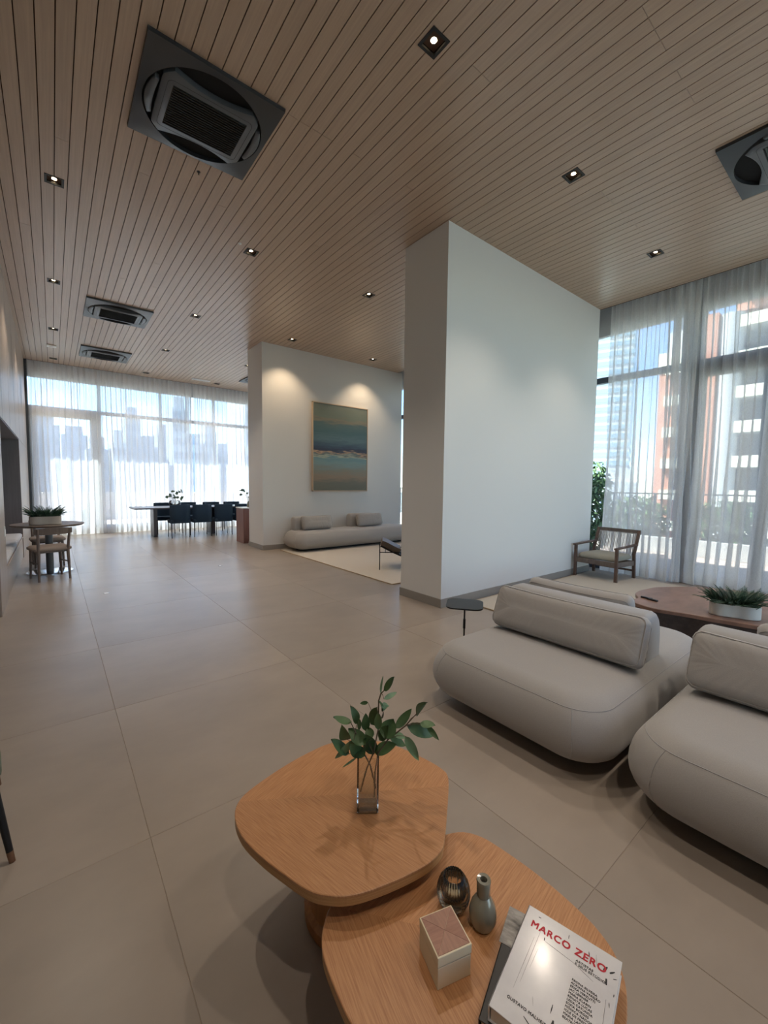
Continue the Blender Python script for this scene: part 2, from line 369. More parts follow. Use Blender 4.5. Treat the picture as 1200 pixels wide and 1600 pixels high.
k = -9
while PX0 + PP * k < 7.33:
    x0 = PX0 + PP * k; x1 = min(x0 + PP, 7.345)
    ye = 13.76 if x0 > -.6 else 6.4
    ys = [-4.0]; y = -4.0 + random.choice((3.4, 5.2, 6.1, 7.3))
    while y < ye - 1.5: ys.append(y); y += random.choice((5.4, 6.6, 7.2, 8.0))
    ys.append(ye)
    for a, c in zip(ys[:-1], ys[1:]): plank(x0, x1, a + .0012, c - .0012)
    k += 1
# strip closing the near bay, out of the picture to the left
MB().box2((-4, -4, HC), (PX0 - 9 * PP - .004, 6.4, HC + .016)).build('plank', 'plank', ce)
# curtain pockets and roof slab
b = MB(); b.box2((7.35, -4, HC + .24), (7.95, 15.45, HC + .55)); b.box2((-4, 13.78, HC + .24), (7.36, 15.45, HC + .55)); b.box2((-4, -4, HC + .24), (7.36, 13.78, HC + .55))
tag(b.build('trim_1', 'white_wall'), kind='structure')
b = MB(); b.box2((7.352, -4, HC + .0), (7.36, 13.78, HC + .24)); b.box2((-.47, 13.772, HC), (7.36, 13.78, HC + .24)); tag(b.build('trim_2', 'groove'), kind='structure')

# ---- partitions
def slab(n, x0, x1, y0, y1):
    w_ = MB().box2((x0, y0, 0), (x1, y1, HC + .014)).build('wall_' + n, 'white_wall'); tag(w_, kind='structure')
    t = .012; h = .105; b = MB()
    b.box2((x0 - t, y0 - t, 0), (x1, y0, h)); b.box2((x0 - t, y0, 0), (x0, y1 + t, h)); b.box2((x0, y1, 0), (x1, y1 + t, h))
    tag(b.build('baseboard_' + n, 'skirting'), kind='structure')
slab('middle', 3.60, 7.335, 3.395, 4.13)
slab('rear', 3.56, 7.50, 8.68, 9.50)
# ---- left wall with its seating niche
WX = -.47
b = MB(); b.box2((WX - .9, 5.98, 0), (WX, 6.80, 2.24)); b.box2((WX - .9, 10.40, 0), (WX, 14.3, 2.24)); b.box2((WX - .9, 5.98, 2.246), (WX, 14.3, HC + .014))
wl = b.build('wall_left', 'panel'); tag(wl, kind='structure')
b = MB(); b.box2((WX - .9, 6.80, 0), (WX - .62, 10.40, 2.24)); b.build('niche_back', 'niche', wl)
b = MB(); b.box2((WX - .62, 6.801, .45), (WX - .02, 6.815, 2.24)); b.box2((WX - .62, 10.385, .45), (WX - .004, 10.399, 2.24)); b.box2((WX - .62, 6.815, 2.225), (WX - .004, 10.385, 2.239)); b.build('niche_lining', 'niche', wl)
for i, y in enumerate((7.2, 8.4, 9.6, 10.8, 12.0, 13.2)):
    MB().box2((WX - .0005, y - .002, 2.25), (WX + .0008, y + .002, HC)).build('panel_joint', 'niche', wl)
tag(MB().box2((-4.1, -4.1, 0), (-4, 6, HC + .014)).build('wall_side', 'white_wall'), kind='structure')
tag(MB().box2((-4, 5.99, 0), (WX - .9, 6.1, HC + .014)).build('wall_side_return', 'white_wall'), kind='structure')
sw = thing('wall_switch', 'small white switch plate on the wood panel left of the bench niche', 'switch', (WX + .001, 6.66, .86))
MB().rbox((.004, 0, 0), (.008, .075, .12), .003).build('plate', 'plastic', sw); MB().rbox((.009, 0, 0), (.006, .03, .05), .002).build('rocker', 'plastic', sw)

# ---- glazed facades
def facade(n, axis, pos, stops, sill, wide=(), fm='alu'):
    wdw = thing('window_%d' % n, None, None, kind='structure')
    def bx(u0, u1, z0, z1, d, name, m, off=0):
        a, c = (pos - d / 2 + off, pos + d / 2 + off)
        b = MB()
        if axis == 'x': b.box2((a, u0, z0), (c, u1, z1))
        else: b.box2((u0, a, z0), (u1, c, z1))
        return b.build(name, m, wdw)
    lo, hi = stops[0], stops[-1]
    bx(lo, hi, 4.13, HC + .24, .10, 'header', 'alu_light', .02)
    bx(lo, hi, 3.31, 3.41, .09, 'transom', fm)
    bx(lo, hi, 0, sill, .10, 'sill', 'alu_light' if sill > .1 else 'alu')
    for u in stops:
        ww = .11 if u in wide else .035
        bx(u - ww, u + ww, sill, 4.13, .12, 'mullion', fm)
    for u0, u1 in zip(stops[:-1], stops[1:]):
        bx(u0 + .035, u1 - .035, sill, 3.31, .012, 'pane', 'window_glass'); bx(u0 + .035, u1 - .035, 3.41, 4.13, .012, 'pane', 'window_glass')
    return wdw, bx
w1, bx1 = facade(1, 'x', 7.75, [-4, -2.3, -.5, 1.2, 2.15, 3.75, 5.25, 6.75, 8.25, 9.75, 11.25, 12.75, 14.2], .06, wide=(2.15,))
# the glass door of the right facade: leaf frame
bx1(1.235, 2.04, 3.15, 3.31, .10, 'door_head', 'alu'); bx1(1.96, 2.04, .06, 3.15, .10, 'door_stile', 'alu'); bx1(1.235, 1.30, .06, 3.15, .10, 'door_stile', 'alu')
tag(MB().box2((-4.1, -4.2, 0), (1.6, -4.0, HC + .24)).build('wall_back', 'white_wall'), kind='structure')
w_fill, bx_fill = facade(3, 'y', -4.1, [1.6, 3.2, 4.8, 6.3, 7.75], .06)  # added glazing, unseen behind the camera, brings in cool fill daylight
w2, bx2 = facade(2, 'y', 14.2, [-.47, 1.08, 2.62, 4.17, 5.72, 7.75], .23, fm='alu_light')
bx2(-.43, 1.045, 3.15, 3.31, .10, 'door_head', 'alu_light'); bx2(.86, 1.045, .06, 3.15, .10, 'door_stile', 'alu_light'); bx2(-.43, -.30, .06, 3.15, .10, 'door_stile', 'alu_light')
tag(MB().box2((WX - .05, 13.80, 0), (WX + .05, 14.14, HC + .1)).build('trim_3', 'alu'), kind='structure')

# ================================================================== OUTSIDE
tr = MB().box2((7.9, -6, -.25), (11.2, 20, -.03)).build('terrace_side', 'terrace'); tag(tr, kind='structure')
tr = MB().box2((-6, 14.35, -.25), (7.9, 20, -.03)).build('terrace_far', 'terrace'); tag(tr, kind='structure')
tag(MB().box2((-300, -200, -9.2), (400, 400, -9)).build('ground', 'ground'), kind='structure')
def railing(name, label, p0, p1, wall_h, top):
    p0 = Vector(p0); p1 = Vector(p1); d = (p1 - p0); Ln = d.length; rz = math.atan2(d.y, d.x)
    t = thing(name, label, 'railing', (p0.x, p0.y, -.03), rz)
    MB().rbox((Ln / 2, 0, wall_h / 2), (Ln, .16, wall_h), .01).build('low_wall', 'parapet', t)
    MB().box((Ln / 2, 0, top), (Ln, .05, .03)).build('top_rail', 'alu', t); MB().box((Ln / 2, 0, wall_h + .06), (Ln, .03, .02)).build('bottom_rail', 'alu', t)
    me = None; n = int(Ln / .13)
    for i in range(n + 1):
        big = i % 10 == 0
        if big: MB().box((i * Ln / n, 0, (wall_h + top) / 2), (.05, .05, top - wall_h)).build('post', 'alu', t)
        else:
            if me is None: me = MB().box((0, 0, 0), (.012, .012, top - wall_h - .06)).build('baluster', 'alu', t, loc=(i * Ln / n, 0, (wall_h + top) / 2 + .03)).data
            else: inst(me, 'baluster', t, (i * Ln / n, 0, (wall_h + top) / 2 + .03))
    return t
railing('balcony_railing', 'dark metal railing on a low white wall outside the right windows', (11.0, -5.5, 0), (11.0, 19.8, 0), .36, 1.36)
par = thing('parapet_wall', 'low pale parapet outside the far curtained windows', 'wall', (1, 19.8, -.03))
MB().rbox((0, 0, .5), (14, .2, 1.0), .01).build('wall_body', 'parapet', par); MB().rbox((0, 0, 1.02), (14.1, .28, .05), .01).build('coping', 'parapet', par)
def bush(name, label, c, rx, ry, rz_, n, m='hedge', ls=.09, seed=1):
    random.seed(seed); b = MB()
    t = thing(name, label, 'bush', (c[0], c[1], c[2]))
    for _ in range(n):
        while True:
            p = Vector([random.uniform(-1, 1) for _ in range(3)])
            if .35 < p.length < 1: break
        p = Vector((p.x * rx, p.y * ry, (p.z + 1) * rz_)); q = Vector([random.gauss(0, 1) for _ in range(3)]).normalized(); r_ = q.orthogonal().normalized(); l_ = ls * random.uniform(.6, 1.3)
        s_ = q.cross(r_); b.add([p - r_ * l_, p + s_ * l_ * .4 + q * l_ * .1, p + r_ * l_, p - s_ * l_ * .4 + q * l_ * .1], [(0, 1, 2, 3)])
    o = b.build('foliage', m, t); o['kind'] = 'stuff'
    s = MB()
    for k_ in range(5): s.bar((random.uniform(-.3, .3) * rx, random.uniform(-.3, .3) * ry, 0), (random.uniform(-.6, .6) * rx, random.uniform(-.6, .6) * ry, rz_ * 1.2), .02, .008, 5)
    s.build('stems', 'stem', t); return t
for i, (y, h) in enumerate(((4.2, .62), (2.55, .60), (.9, .56), (-.75, .62), (4.9, .9))):
    bush('terrace_shrub', ['leafy shrub beyond the railing behind the wooden armchair', 'leafy shrub beyond the railing where the right curtain panels meet', 'leafy shrub beyond the railing behind the fern planter', 'leafy shrub beyond the railing at the right picture edge', 'tall green shrub outside seen past the end of the white partition'][i], (11.6 if i < 4 else 9.6, y if i < 4 else 4.35, .02 if i < 4 else -.03), .45, .75 if i < 4 else .35, h if i < 4 else 1.05, 900, seed=20 + i)
bush('terrace_shrub', 'small potted shrub outside the far left glass door', (.92, 15.2, -.03), .28, .28, .42, 500, seed=40)
# --- brick apartment block seen through the right curtain
ab = thing('apartment_block', 'orange brick apartment block with cream balconies behind the right curtain', 'building', (46, 0, -9))
def apart(name, m, a, b_): return MB().box2(a, b_).build(name, m, ab)
apart('wall', 'concrete', (1.6, -30, 0), (14, 15.2, 25.5)); apart('wall', 'concrete', (3, -30, 25.5), (14, 9.6, 38))
apart('brick_pier', 'brick', (-.6, 13.95, 0), (1.7, 15.2, 21.4)); apart('brick_pier', 'brick', (-1.2, 10.75, 0), (1.7, 12.3, 25.4)); apart('brick_pier', 'brick', (.2, 7.0, 25.5), (3.2, 9.9, 38))
MB().lathe([(.85, 0), (.85, 25.2)], 20, c=(-.3, 10.0, 0)).build('round_stair_shaft', 'concrete', ab, smooth=True)
apart('recess', 'dark_recess', (1.2, -30, 0), (1.65, 10.0, 25.4)); apart('recess', 'dark_recess', (1.2, 12.3, 0), (1.65, 14.0, 21.4))
apart('parapet_band', 'white_band', (-.8, 12.6, 21.4), (1.7, 15.3, 23.0)); apart('roof_room', 'dark_recess', (1.7, 12.6, 25.5), (10, 14.6, 27.0))
for k_ in range(10):
    z = 9 + .35 + 2.9 * k_ - 5.8
    apart('balcony_front', 'white_band', (-1.0, -4.2, z), (-.8, 9.3, z + .95)); apart('balcony_floor', 'concrete', (-.8, -4.2, z - .05), (1.2, 9.3, z + .12))
    apart('balcony_front', 'white_band', (-1.0, -24, z), (-.8, -6.4, z + .95))
    if k_ < 7: apart('balcony_front', 'white_band', (-1.0, 12.5, z), (-.6, 14.6, z + .9)); apart('window', 'white_band', (1.0, 13.0, z + 1.3), (1.2, 13.9, z + 2.3))
    for y in (-3.4, -.4, 2.6, 5.6): apart('window', 'tower_win', (1.1, y, z + .9), (1.22, y + 1.8, z + 2.2))
for k_ in range(4):
    z = 26.5 + 2.9 * k_; apart('balcony_front', 'white_band', (.4, -4, z), (.6, 6.9, z + .95)); apart('recess', 'dark_recess', (2.8, -4, z + .95), (3.02, 6.9, z + 2.7))
def tower(label, x, y, w_, d_, h, m, fl_=3.0, bands=True, rz=0, win='tower_win', cols=5):
    t = thing('tower_block', label, 'building', (x, y, -9), rz)
    MB().box2((-w_ / 2, -d_ / 2, 0), (w_ / 2, d_ / 2, h)).build('tower_body', m, t); MB().box2((-w_ / 3, -d_ / 3, h), (w_ / 3, d_ / 3, h + 2.5)).build('roof_room', m, t)
    n = int(h / fl_)
    for k_ in range(n):
        z = k_ * fl_ + 1.0
        if bands:
            MB().box2((-w_ / 2 - .12, -d_ / 2 - .12, z), (w_ / 2 + .12, d_ / 2 + .12, z + fl_ * .5)).build('window_band', win, t)
        else:
            for q in range(cols):
                u = (q + .5) / cols - .5
                MB().box2((u * w_ - w_ / cols * .28, -d_ / 2 - .1, z), (u * w_ + w_ / cols * .28, -d_ / 2 + .1, z + fl_ * .5)).build('window', win, t)
                
    return t
tower('glassy blue white tower seen past the end of the white partition', 108, 50, 20, 16, 60, 'tower_c', 2.05, True, R(20), 'tower_glass')
random.seed(17)
SKYL = [(-.012, .05, .10), (.035, .04, .085), (.07, .035, .06), (.105, .022, .075), (.13, .025, .125), (.158, .03, .07), (.187, .025, .10), (.216, .03, .155), (.247, .03, .08), (.277, .025, .11), (.307, .03, .065), (.337, .022, .095), (.375, .06, .21)]
NTH = ['first', 'second', 'third', 'fourth', 'fifth', 'sixth', 'seventh', 'eighth', 'ninth', 'tenth', 'eleventh', 'twelfth', 'last']
for i, (ax, aw, ah) in enumerate(SKYL):
    yy = 58 if i == 12 else random.uniform(95, 150)
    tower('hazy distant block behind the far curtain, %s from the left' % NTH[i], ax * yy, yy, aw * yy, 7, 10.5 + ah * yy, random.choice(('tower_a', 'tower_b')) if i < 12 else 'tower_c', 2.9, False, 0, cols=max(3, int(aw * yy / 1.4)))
tower('small distant block right of the brick apartment block corner', 95, 38.5, 7, 7, 11.5, 'tower_c', 3, False, R(-70), cols=3)

# ================================================================== CURTAINS
def curtain(label, axis, pos, u0, u1, z0, z1, seed, dense=None):
    t = thing('sheer_curtain', label, 'curtain', (0, 0, 0)); random.seed(seed)
    n = int((u1 - u0) / .0095); ph = random.uniform(0, 6); zs = [z0, z0 + .17, .5, .9, 1.4, 2.0, 2.7, 3.4, 4.0, 4.3, z1]
    def pt(u, z, off=0):
        s_ = (u - u0); hz = (z - z0) / (z1 - z0)
        dd = 1.0
        if dense: dd = 1 + 1.3 * math.exp(-((u - dense) / .12) ** 2)
        wob = noise.noise((u * 1.1, z * .16, seed)); wob2 = noise.noise((u * 2.6, z * .22, seed + 9))
        a = ph + s_ * 2 * PI / .125 + wob * 3.0 * (1 - hz) + 1.2 * wob2; a2 = .5 * a + 2.2 * wob
        k1 = .35 + .65 * hz; amp = .030 * k1 * dd
        v = amp * math.sin(a) + (.050 + .03 * wob2) * (1 - hz) * math.sin(a2) + .03 * wob * (1 - hz) + off
        uu = u + .029 * dd * k1 * math.sin(2 * a + .6) * (.7 + .6 * wob2) + .060 * (1 - hz) * math.sin(2 * a2 + .8)
        uu = min(max(uu, u0 - .01), u1 + .01)
        return (pos + v, uu, z) if axis == 'x' else (uu, pos + v, z)
    def sheet(za, off=0):
        b = MB(); m = len(za)
        for i in range(n + 1):
            for z in za: b.v.append(Vector(pt(u0 + (u1 - u0) * i / n, z, off)))
        for i in range(n):
            for j in range(m - 1): b.f.append([i * m + j, (i + 1) * m + j, (i + 1) * m + j + 1, i * m + j + 1]); b.m.append(0)
        return b
    sheet(zs).build('cloth', 'sheer', t, smooth=True, ang=180)
    sheet([z0 + .002, z0 + .08, z0 + .17], .003).build('hem', 'sheer_hem', t, smooth=True, ang=180)
    sheet([z1 - .10, z1 - .05, z1], .003).build('heading', 'sheer_hem', t, smooth=True, ang=180)
    b = MB()
    if axis == 'x': b.box2((pos - .02, u0, z1 + .005), (pos + .02, u1, z1 + .03))
    else: b.box2((u0, pos - .02, z1 + .005), (u1, pos + .02, z1 + .03))
    b.build('track', 'alu_light', t); return t
curtain('white sheer curtain panel behind the wooden armchair beside the partition', 'x', 7.50, 2.08, 3.26, .012, HC + .12, 1, dense=2.27)
curtain('white sheer curtain panel behind the log table at the right edge', 'x', 7.57, -3.9, 2.24, .012, HC + .12, 2, dense=2.05)
curtain('white sheer curtain panel on the far window behind the round table', 'y', 13.93, -.40, 3.44, .012, HC + .12, 3, dense=3.36)
curtain('white sheer curtain panel on the far window right behind the dining chairs', 'y', 13.93, 3.50, 7.28, .012, HC + .12, 4)

# ================================================================== CEILING FIXTURES
COLN = ['in the left wall row', 'in the middle row', 'in the row beside the partitions', 'in the window row']
ROWN = ['nearest the camera', 'second from camera', 'third from camera', 'fourth from camera', 'farthest']
ldat = None
for x, y, ci, ri in LIGHTS:
    lab = 'black square downlight %s, %s' % (COLN[ci], ROWN[ri]) if ci >= 0 else 'added unseen fill downlight behind the camera, number %s from the left wall' % ('one', 'two', 'three', 'four')[LX.index(x)]
    if ci == 3 and ri == 2: lab = 'square black recessed downlight above the painting, right of its neighbour'
    if ci == 2 and ri == 2: lab = 'square black recessed downlight above the left corner of the painting wall'
    t = thing('downlight', lab, 'ceiling light', (x, y, HC), 0, 'recessed ceiling downlights')
    b = MB(); f0, f1 = .078, .058
    b.layers([[(p[0], p[1], .012) for p in rrect(f1, f1, .001, 1)], [(p[0], p[1], -.004) for p in rrect(f1, f1, .001, 1)], [(p[0], p[1], -.004) for p in rrect(f0, f0, .002, 1)], [(p[0], p[1], -.0005) for p in rrect(f0, f0, .002, 1)]], cap=(False, False)); b.build('frame', 'black', t)
    b = MB(); b.layers([[(p[0], p[1], .0) for p in rrect(.06, .06, .001, 1)], [(p[0], p[1], .075) for p in rrect(.044, .044, .001, 1)]], cap=(False, True)); b.build('housing', 'black_gloss', t)
    b = MB(); b.lathe([(.024, .060), (.033, .030), (.036, .028), (.036, .034), (.030, .070)], 20, close=False); b.build('lamp_ring', 'ac_panel' if 0 else 'chrome', t, smooth=True)
    b = MB(); b.lathe([(.004, .012), (.020, .015), (.031, .024), (.031, .030)], 20); b.build('bulb', 'bulb', t, smooth=True)
    ld = bpy.data.lights.new('downlight_lamp', 'SPOT'); ld.energy = LAMP; ld.spot_size = R(100); ld.spot_blend = .65; ld.shadow_soft_size = .03; ld.color = (1, .87, .73)
    if ri == 2 and ci >= 2: ld.energy = LAMP * .85; ld.color = (1, .74, .48); ld.spot_blend = .6
    lo = bpy.data.objects.new('lamp', ld); col.objects.link(lo); lo.parent = t; lo.location = (0, 0, .006)
# --- cassette air conditioners
def cassette(label, x, y):
    t = thing('ceiling_air_conditioner', label, 'air conditioner', (x, y, HC), 0, 'ceiling cassette air conditioners')
    h = .485; rr = .445; n = 64
    sq = []; ci_ = []
    for i in range(n):
        a = 2 * PI * i / n + PI / 4; c_, s_ = math.cos(a), math.sin(a); k_ = 1 / max(abs(c_), abs(s_)); sq.append((h * k_ * c_, h * k_ * s_)); ci_.append((rr * c_, rr * s_))
    b = MB(); b.layers([[(p[0], p[1], -.001) for p in sq], [(p[0] * .995, p[1] * .995, -.028) for p in sq], [(p[0], p[1], -.040) for p in ci_], [(p[0], p[1], -.002) for p in ci_]], cap=(False, False)); b.build('frame', 'ac_frame', t, smooth=True, ang=25)
    MB().lathe([(rr + .005, -.006), (rr + .005, -.002)], 48).build('cavity_shade', 'shade_black', t)  # flat black disc: the deep recess's shade is put into its colour
    # centre panel: bounded by the circle left and right, with swooping long sides
    pts = []
    for i in range(120):
        a = 2 * PI * i / 120; c_, s_ = math.cos(a), math.sin(a); r_ = .428; u = 0
        for _ in range(4):
            u = r_ * c_; r_ = min(.428, (.262 + .075 * min(1, abs(u) / .33) ** 2) / max(abs(s_), 1e-3), .352 / max(abs(c_), 1e-3))
        pts.append((r_ * c_, r_ * s_))
    pts = ccw(pts); ins = inset(pts, .014)
    b = MB(); b.layers([[(p[0], p[1], -.01) for p in pts], [(p[0], p[1], -.052) for p in pts], [(p[0], p[1], -.060) for p in ins]]); pn = b.build('centre_panel', 'ac_panel', t, smooth=True, ang=50)
    g = rrect(.315, .245, .04, 5); g2 = rrect(.312, .242, .04, 5); b = MB(); b.layers([[(p[0], p[1], -.0595) for p in g], [(p[0], p[1], -.0605) for p in g], [(p[0], p[1], -.0605) for p in g2], [(p[0], p[1], -.0595) for p in g2]], cap=(False, False)); b.build('panel_groove', 'black', pn)
    MB().rbox((0, 0, -.060), (.55, .41, .006), .002).build('grille_plate', 'black_gloss', pn)
    me = None
    for i in range(17):
        yy = -.195 + .39 * i / 16
        if me is None: me = MB().box((0, 0, 0), (.54, .007, .005)).build('slat', 'shade_black', pn, loc=(0, yy, -.065)).data
        else: inst(me, 'slat', pn, (0, yy, -.065))
    for s_ in (-1, 1):
        b = MB(); a_ = [(s_ * math.cos(q) * .432, math.sin(q) * .432) for q in [R(-25 + 50 * i / 10) for i in range(11)]] ; c_ = [(s_ * (.362 + .012 * math.cos(PI * i / 10 - PI / 2)), .17 - .34 * i / 10) for i in range(11)]
        pp = ccw(a_ + c_); i2 = inset(pp, .008); b.layers([[(p[0], p[1], -.01) for p in pp], [(p[0], p[1], -.048) for p in pp], [(p[0], p[1], -.054) for p in i2]]); b.build('side_flap', 'ac_panel', t, smooth=True, ang=50)
    return t
cassette('large dark grey cassette air conditioner in the ceiling above, nearest on the left', 1.07, 3.755)
cassette('dark cassette air conditioner cut by the right picture edge', 5.16, .74)
cassette('dark cassette air conditioner in the far ceiling, nearer of the far pair', 1.01, 8.93)
cassette('dark cassette air conditioner closest to the far curtain on the left', 1.07, 11.97)
cassette('dark cassette air conditioner half hidden behind the rear partition', 4.88, 11.97)
t = thing('motion_sensor', 'white square motion sensor between the downlights along the left wall', 'sensor', (.08, 12.03, HC)); MB().rbox((0, 0, -.012), (.17, .17, .024), .008).build('cover', 'plastic', t); MB().lathe([(.04, -.034), (.05, -.024)], 20).build('lens', 'plastic', t)
t = thing('ceiling_vent', 'flat white vent plate on the ceiling above the dining table', 'vent', (3.50, 13.05, HC)); MB().rbox((0, 0, -.01), (.50, .16, .02), .006).build('cover', 'plastic', t)
for i in range(4): MB().box((0, -.05 + .033 * i, -.0215), (.44, .008, .003)).build('louvre', 'alu_light', t)
t = thing('sprinkler', 'tiny dark sprinkler head just beyond the nearest air conditioner', 'sprinkler', (1.20, 4.43, HC)); MB().lathe([(.016, -.004), (.016, 0)], 14).build('rosette', 'black', t); MB().bar((0, 0, -.03), (0, 0, -.004), .005, .005, 8).build('nozzle', 'black', t)
t = thing('sprinkler', 'tiny white sprinkler cap beside the second downlight of the middle line', 'sprinkler', (1.93, 5.38, HC)); MB().lathe([(.02, -.006), (.024, 0)], 14).build('rosette', 'plastic', t); MB().lathe([(.008, -.012), (.008, -.006)], 10).build('nozzle', 'plastic', t)

# ================================================================== SOFT FURNITURE
def soft_body(hx, hy, prof, cr, n=12):
    """rounded upholstered block: prof = [(inset, z)] from the underside to the crown"""
    b = MB(); rings = []
    for d, z in prof: rings.append([(p[0], p[1], z) for p in rrect(hx - d, hy - d, max(cr - d * .55, .03), n)])
    b.layers(rings); return b
def arc_prof(z0, zm, z1, bulge_in_top=.16, bot_in=.20):
    pr = []
    for i in range(9):
        a = PI / 2 * i / 8; pr.append((bot_in * (1 - math.sin(a)), zm - (zm - z0) * math.cos(a)))
    for i in range(1, 10):
        a = PI / 2 * i / 9; pr.append((bulge_in_top * (1 - math.cos(a)), zm + (z1 - .012 - zm) * math.sin(a)))
    pr += [(bulge_in_top + .08, z1 - .005), (bulge_in_top + .2, z1 - .001), (bulge_in_top + .3, z1)]
    return pr
def seam_ring(hx, hy, d, z, cr, r=.0035):
    b = MB(); pts = [(p[0], p[1], z) for p in rrect(hx - d, hy - d, max(cr - d * .55, .03), 12)]; b.path(pts + [pts[0]], r, 5); return b
def sofa(label, x0, x1, y0, y1, zt, backs):
    cx, cy_ = (x0 + x1) / 2, (y0 + y1) / 2; hx, hy = (x1 - x0) / 2, (y1 - y0) / 2
    t = thing('modular_sofa', label, 'sofa', (cx, cy_, .0155 if y0 > 5 else 0)); pr = arc_prof(.04, .20, zt); cr = .23
    soft_body(hx, hy, pr, cr).build('seat', 'sofa', t, smooth=True, ang=80)
    i = 13; seam_ring(hx, hy, pr[i][0], pr[i][1], cr, .0022).build('seam_piping', 'sofa_back', t, smooth=True)
    for sx in (-1, 1):
        for sy in (-1, 1):
            q = []
            for d, z in pr[3:14]: k_ = max(cr - d * .55, .03); q.append((sx * (hx - d - k_ + k_ * .94), sy * (hy - d - k_ + k_ * .342), z))
            MB().path(q, .0020, 5).build('seam_piping', 'sofa_back', t, smooth=True)
    b = MB(); b.layers([[(p[0], p[1], 0) for p in rrect(hx - .22, hy - .22, .12, 6)], [(p[0], p[1], .06) for p in rrect(hx - .22, hy - .22, .12, 6)]]); b.build('plinth', 'black', t)
    for (bx0, bx1, by0, by1, zb, axis) in backs:
        # D-section bolster lying on the seat
        prof = []; wdt = (bx1 - bx0) if axis == 'y' else (by1 - by0); Ln = (by1 - by0) if axis == 'y' else (bx1 - bx0); hgt = zb - zt + .02
        for k_ in range(25):
            a = PI * k_ / 24; prof.append((wdt / 2 * math.copysign(abs(math.cos(a)) ** .55, math.cos(a)), hgt * math.sin(a) ** .6 - .02))
        b = MB(); rings = []
        for u, s_ in ((-Ln / 2, .90), (-Ln / 2 + .012, .965), (-Ln / 2 + .035, 1), (Ln / 2 - .035, 1), (Ln / 2 - .012, .965), (Ln / 2, .90)):
            rings.append([((p[0] * s_, u, (p[1] + .02) * s_ - .02) if axis == 'y' else (u, p[0] * s_, (p[1] + .02) * s_ - .02)) for p in prof])
        b.layers(rings); o = b.build('bolster_back', 'sofa_back', t, smooth=True, ang=60, loc=((bx0 + bx1) / 2 - cx, (by0 + by1) / 2 - cy_, zt))
    return t
def resample(poly, step):
    out = []; n = len(poly)
    for i in range(n):
        a = Vector(poly[i]); c = Vector(poly[(i + 1) % n]); k_ = max(1, int((c - a).length / step))
        for j in range(k_): out.append(tuple(a.lerp(c, j / k_)))
    return out
def cushion(label, L_, H_, T_, loc, rot, seed, m='sofa'):
    """stuffed box cushion, long axis local x, height local z, with shirred rounded ends"""
    t = thing('cushion', label, 'cushion', loc); t.rotation_euler = rot; b = MB()
    pr = [(.11, -.93), (.06, -.90), (.03, -.80), (.012, -.60), (.003, -.30), (0, 0), (.003, .30), (.012, .60), (.03, .80), (.06, .90), (.11, .95), (.15, .975)]
    pr = [(.15, -.96)] + pr; rings = []; base = resample(rrect(L_ / 2, H_ / 2, .045, 5), .012); n = len(base)
    for d, q in pr:
        s_ = (L_ / 2 - d) / (L_ / 2), (H_ / 2 - d) / (H_ / 2); rg = []
        for (x, z) in base:
            px, pz = x * s_[0], z * s_[1]; e = 1 - d / .15
            along = z * 60 if abs(x) / L_ > abs(z) / H_ else x * 34
            wr = .0045 * e * noise.noise((along, q * 1.5, seed * 7.1)) + 0.003 * noise.noise((x * 6, z * 6 + q, seed * 3.3))
            r_ = math.hypot(px, pz) or 1
            yy = q * T_ / 2 * (1 - .10 * (abs(x) / (L_ / 2)) ** 3)
            rg.append((px + px / r_ * wr * (1 - abs(q)) * 1.2, yy + (wr * math.copysign(1, q) if abs(q) > .5 else 0), pz * (1 + wr * .6) - .012 * (1 - (2 * x / L_) ** 2) * (z > 0) * 1.0 + H_ / 2))
        rings.append(rg)
    b.layers(rings); b.build('cover', m, t, smooth=True, ang=75)
    p = MB()
    for q in (-.62, .62):
        pts = [(x * (1 - .022 / L_ * 1.0), q * T_ / 2 * (1 - .10 * (abs(x) / (L_ / 2)) ** 3), z * (1 - .022 / H_) - .012 * (1 - (2 * x / L_) ** 2) * (z > 0) + H_ / 2) for x, z in base[::2]]; p.path(pts + [pts[0]], .0024, 5)
    p.build('piping', m, t, smooth=True); return t
ZS = .415
sofa('wide grey upholstered double sofa next to the little black side table', 1.95, 3.80, .80, 2.03, ZS, [(2.76, 3.05, .93, 1.92, .695, 'y')])
sofa('grey upholstered double sofa cut by the right picture edge', 1.95, 3.80, -.50, .76, ZS, [(2.76, 3.05, -.36, .69, .695, 'y')])
cushion('long grey seat cushion leaning on the near side of the sofa by the side table', 1.03, .31, .17, (2.605, 1.39, ZS + .010), (R(-22), 0, R(-90)), 1)
cushion('grey cushion on the window side of the sofa by the side table', .80, .30, .15, (3.225, 1.53, ZS + .016), (R(-20), 0, R(90)), 2)
cushion('grey cushion on the near side of the sofa at the right edge', 1.03, .31, .17, (2.605, .155, ZS + .010), (R(-22), 0, R(-90)), 3)
cushion('grey cushion on the window side of the sofa at the right edge', .72, .30, .15, (3.225, .12, ZS + .016), (R(-20), 0, R(90)), 4)
# far sofa under the painting
sofa('long low grey sofa under the painting', 3.93, 7.25, 7.78, 8.63, .43, [(4.12, 4.80, 8.28, 8.52, .72, 'x'), (5.60, 6.30, 8.28, 8.52, .74, 'x')])
cushion('grey cushion at the left end of the sofa under the painting', .74, .31, .16, (4.60, 8.13, .462), (R(-16), 0, 0), 5)
cushion('grey cushion on the right half of the sofa under the painting', .74, .31, .16, (6.06, 8.13, .462), (R(-16), 0, 0), 6)

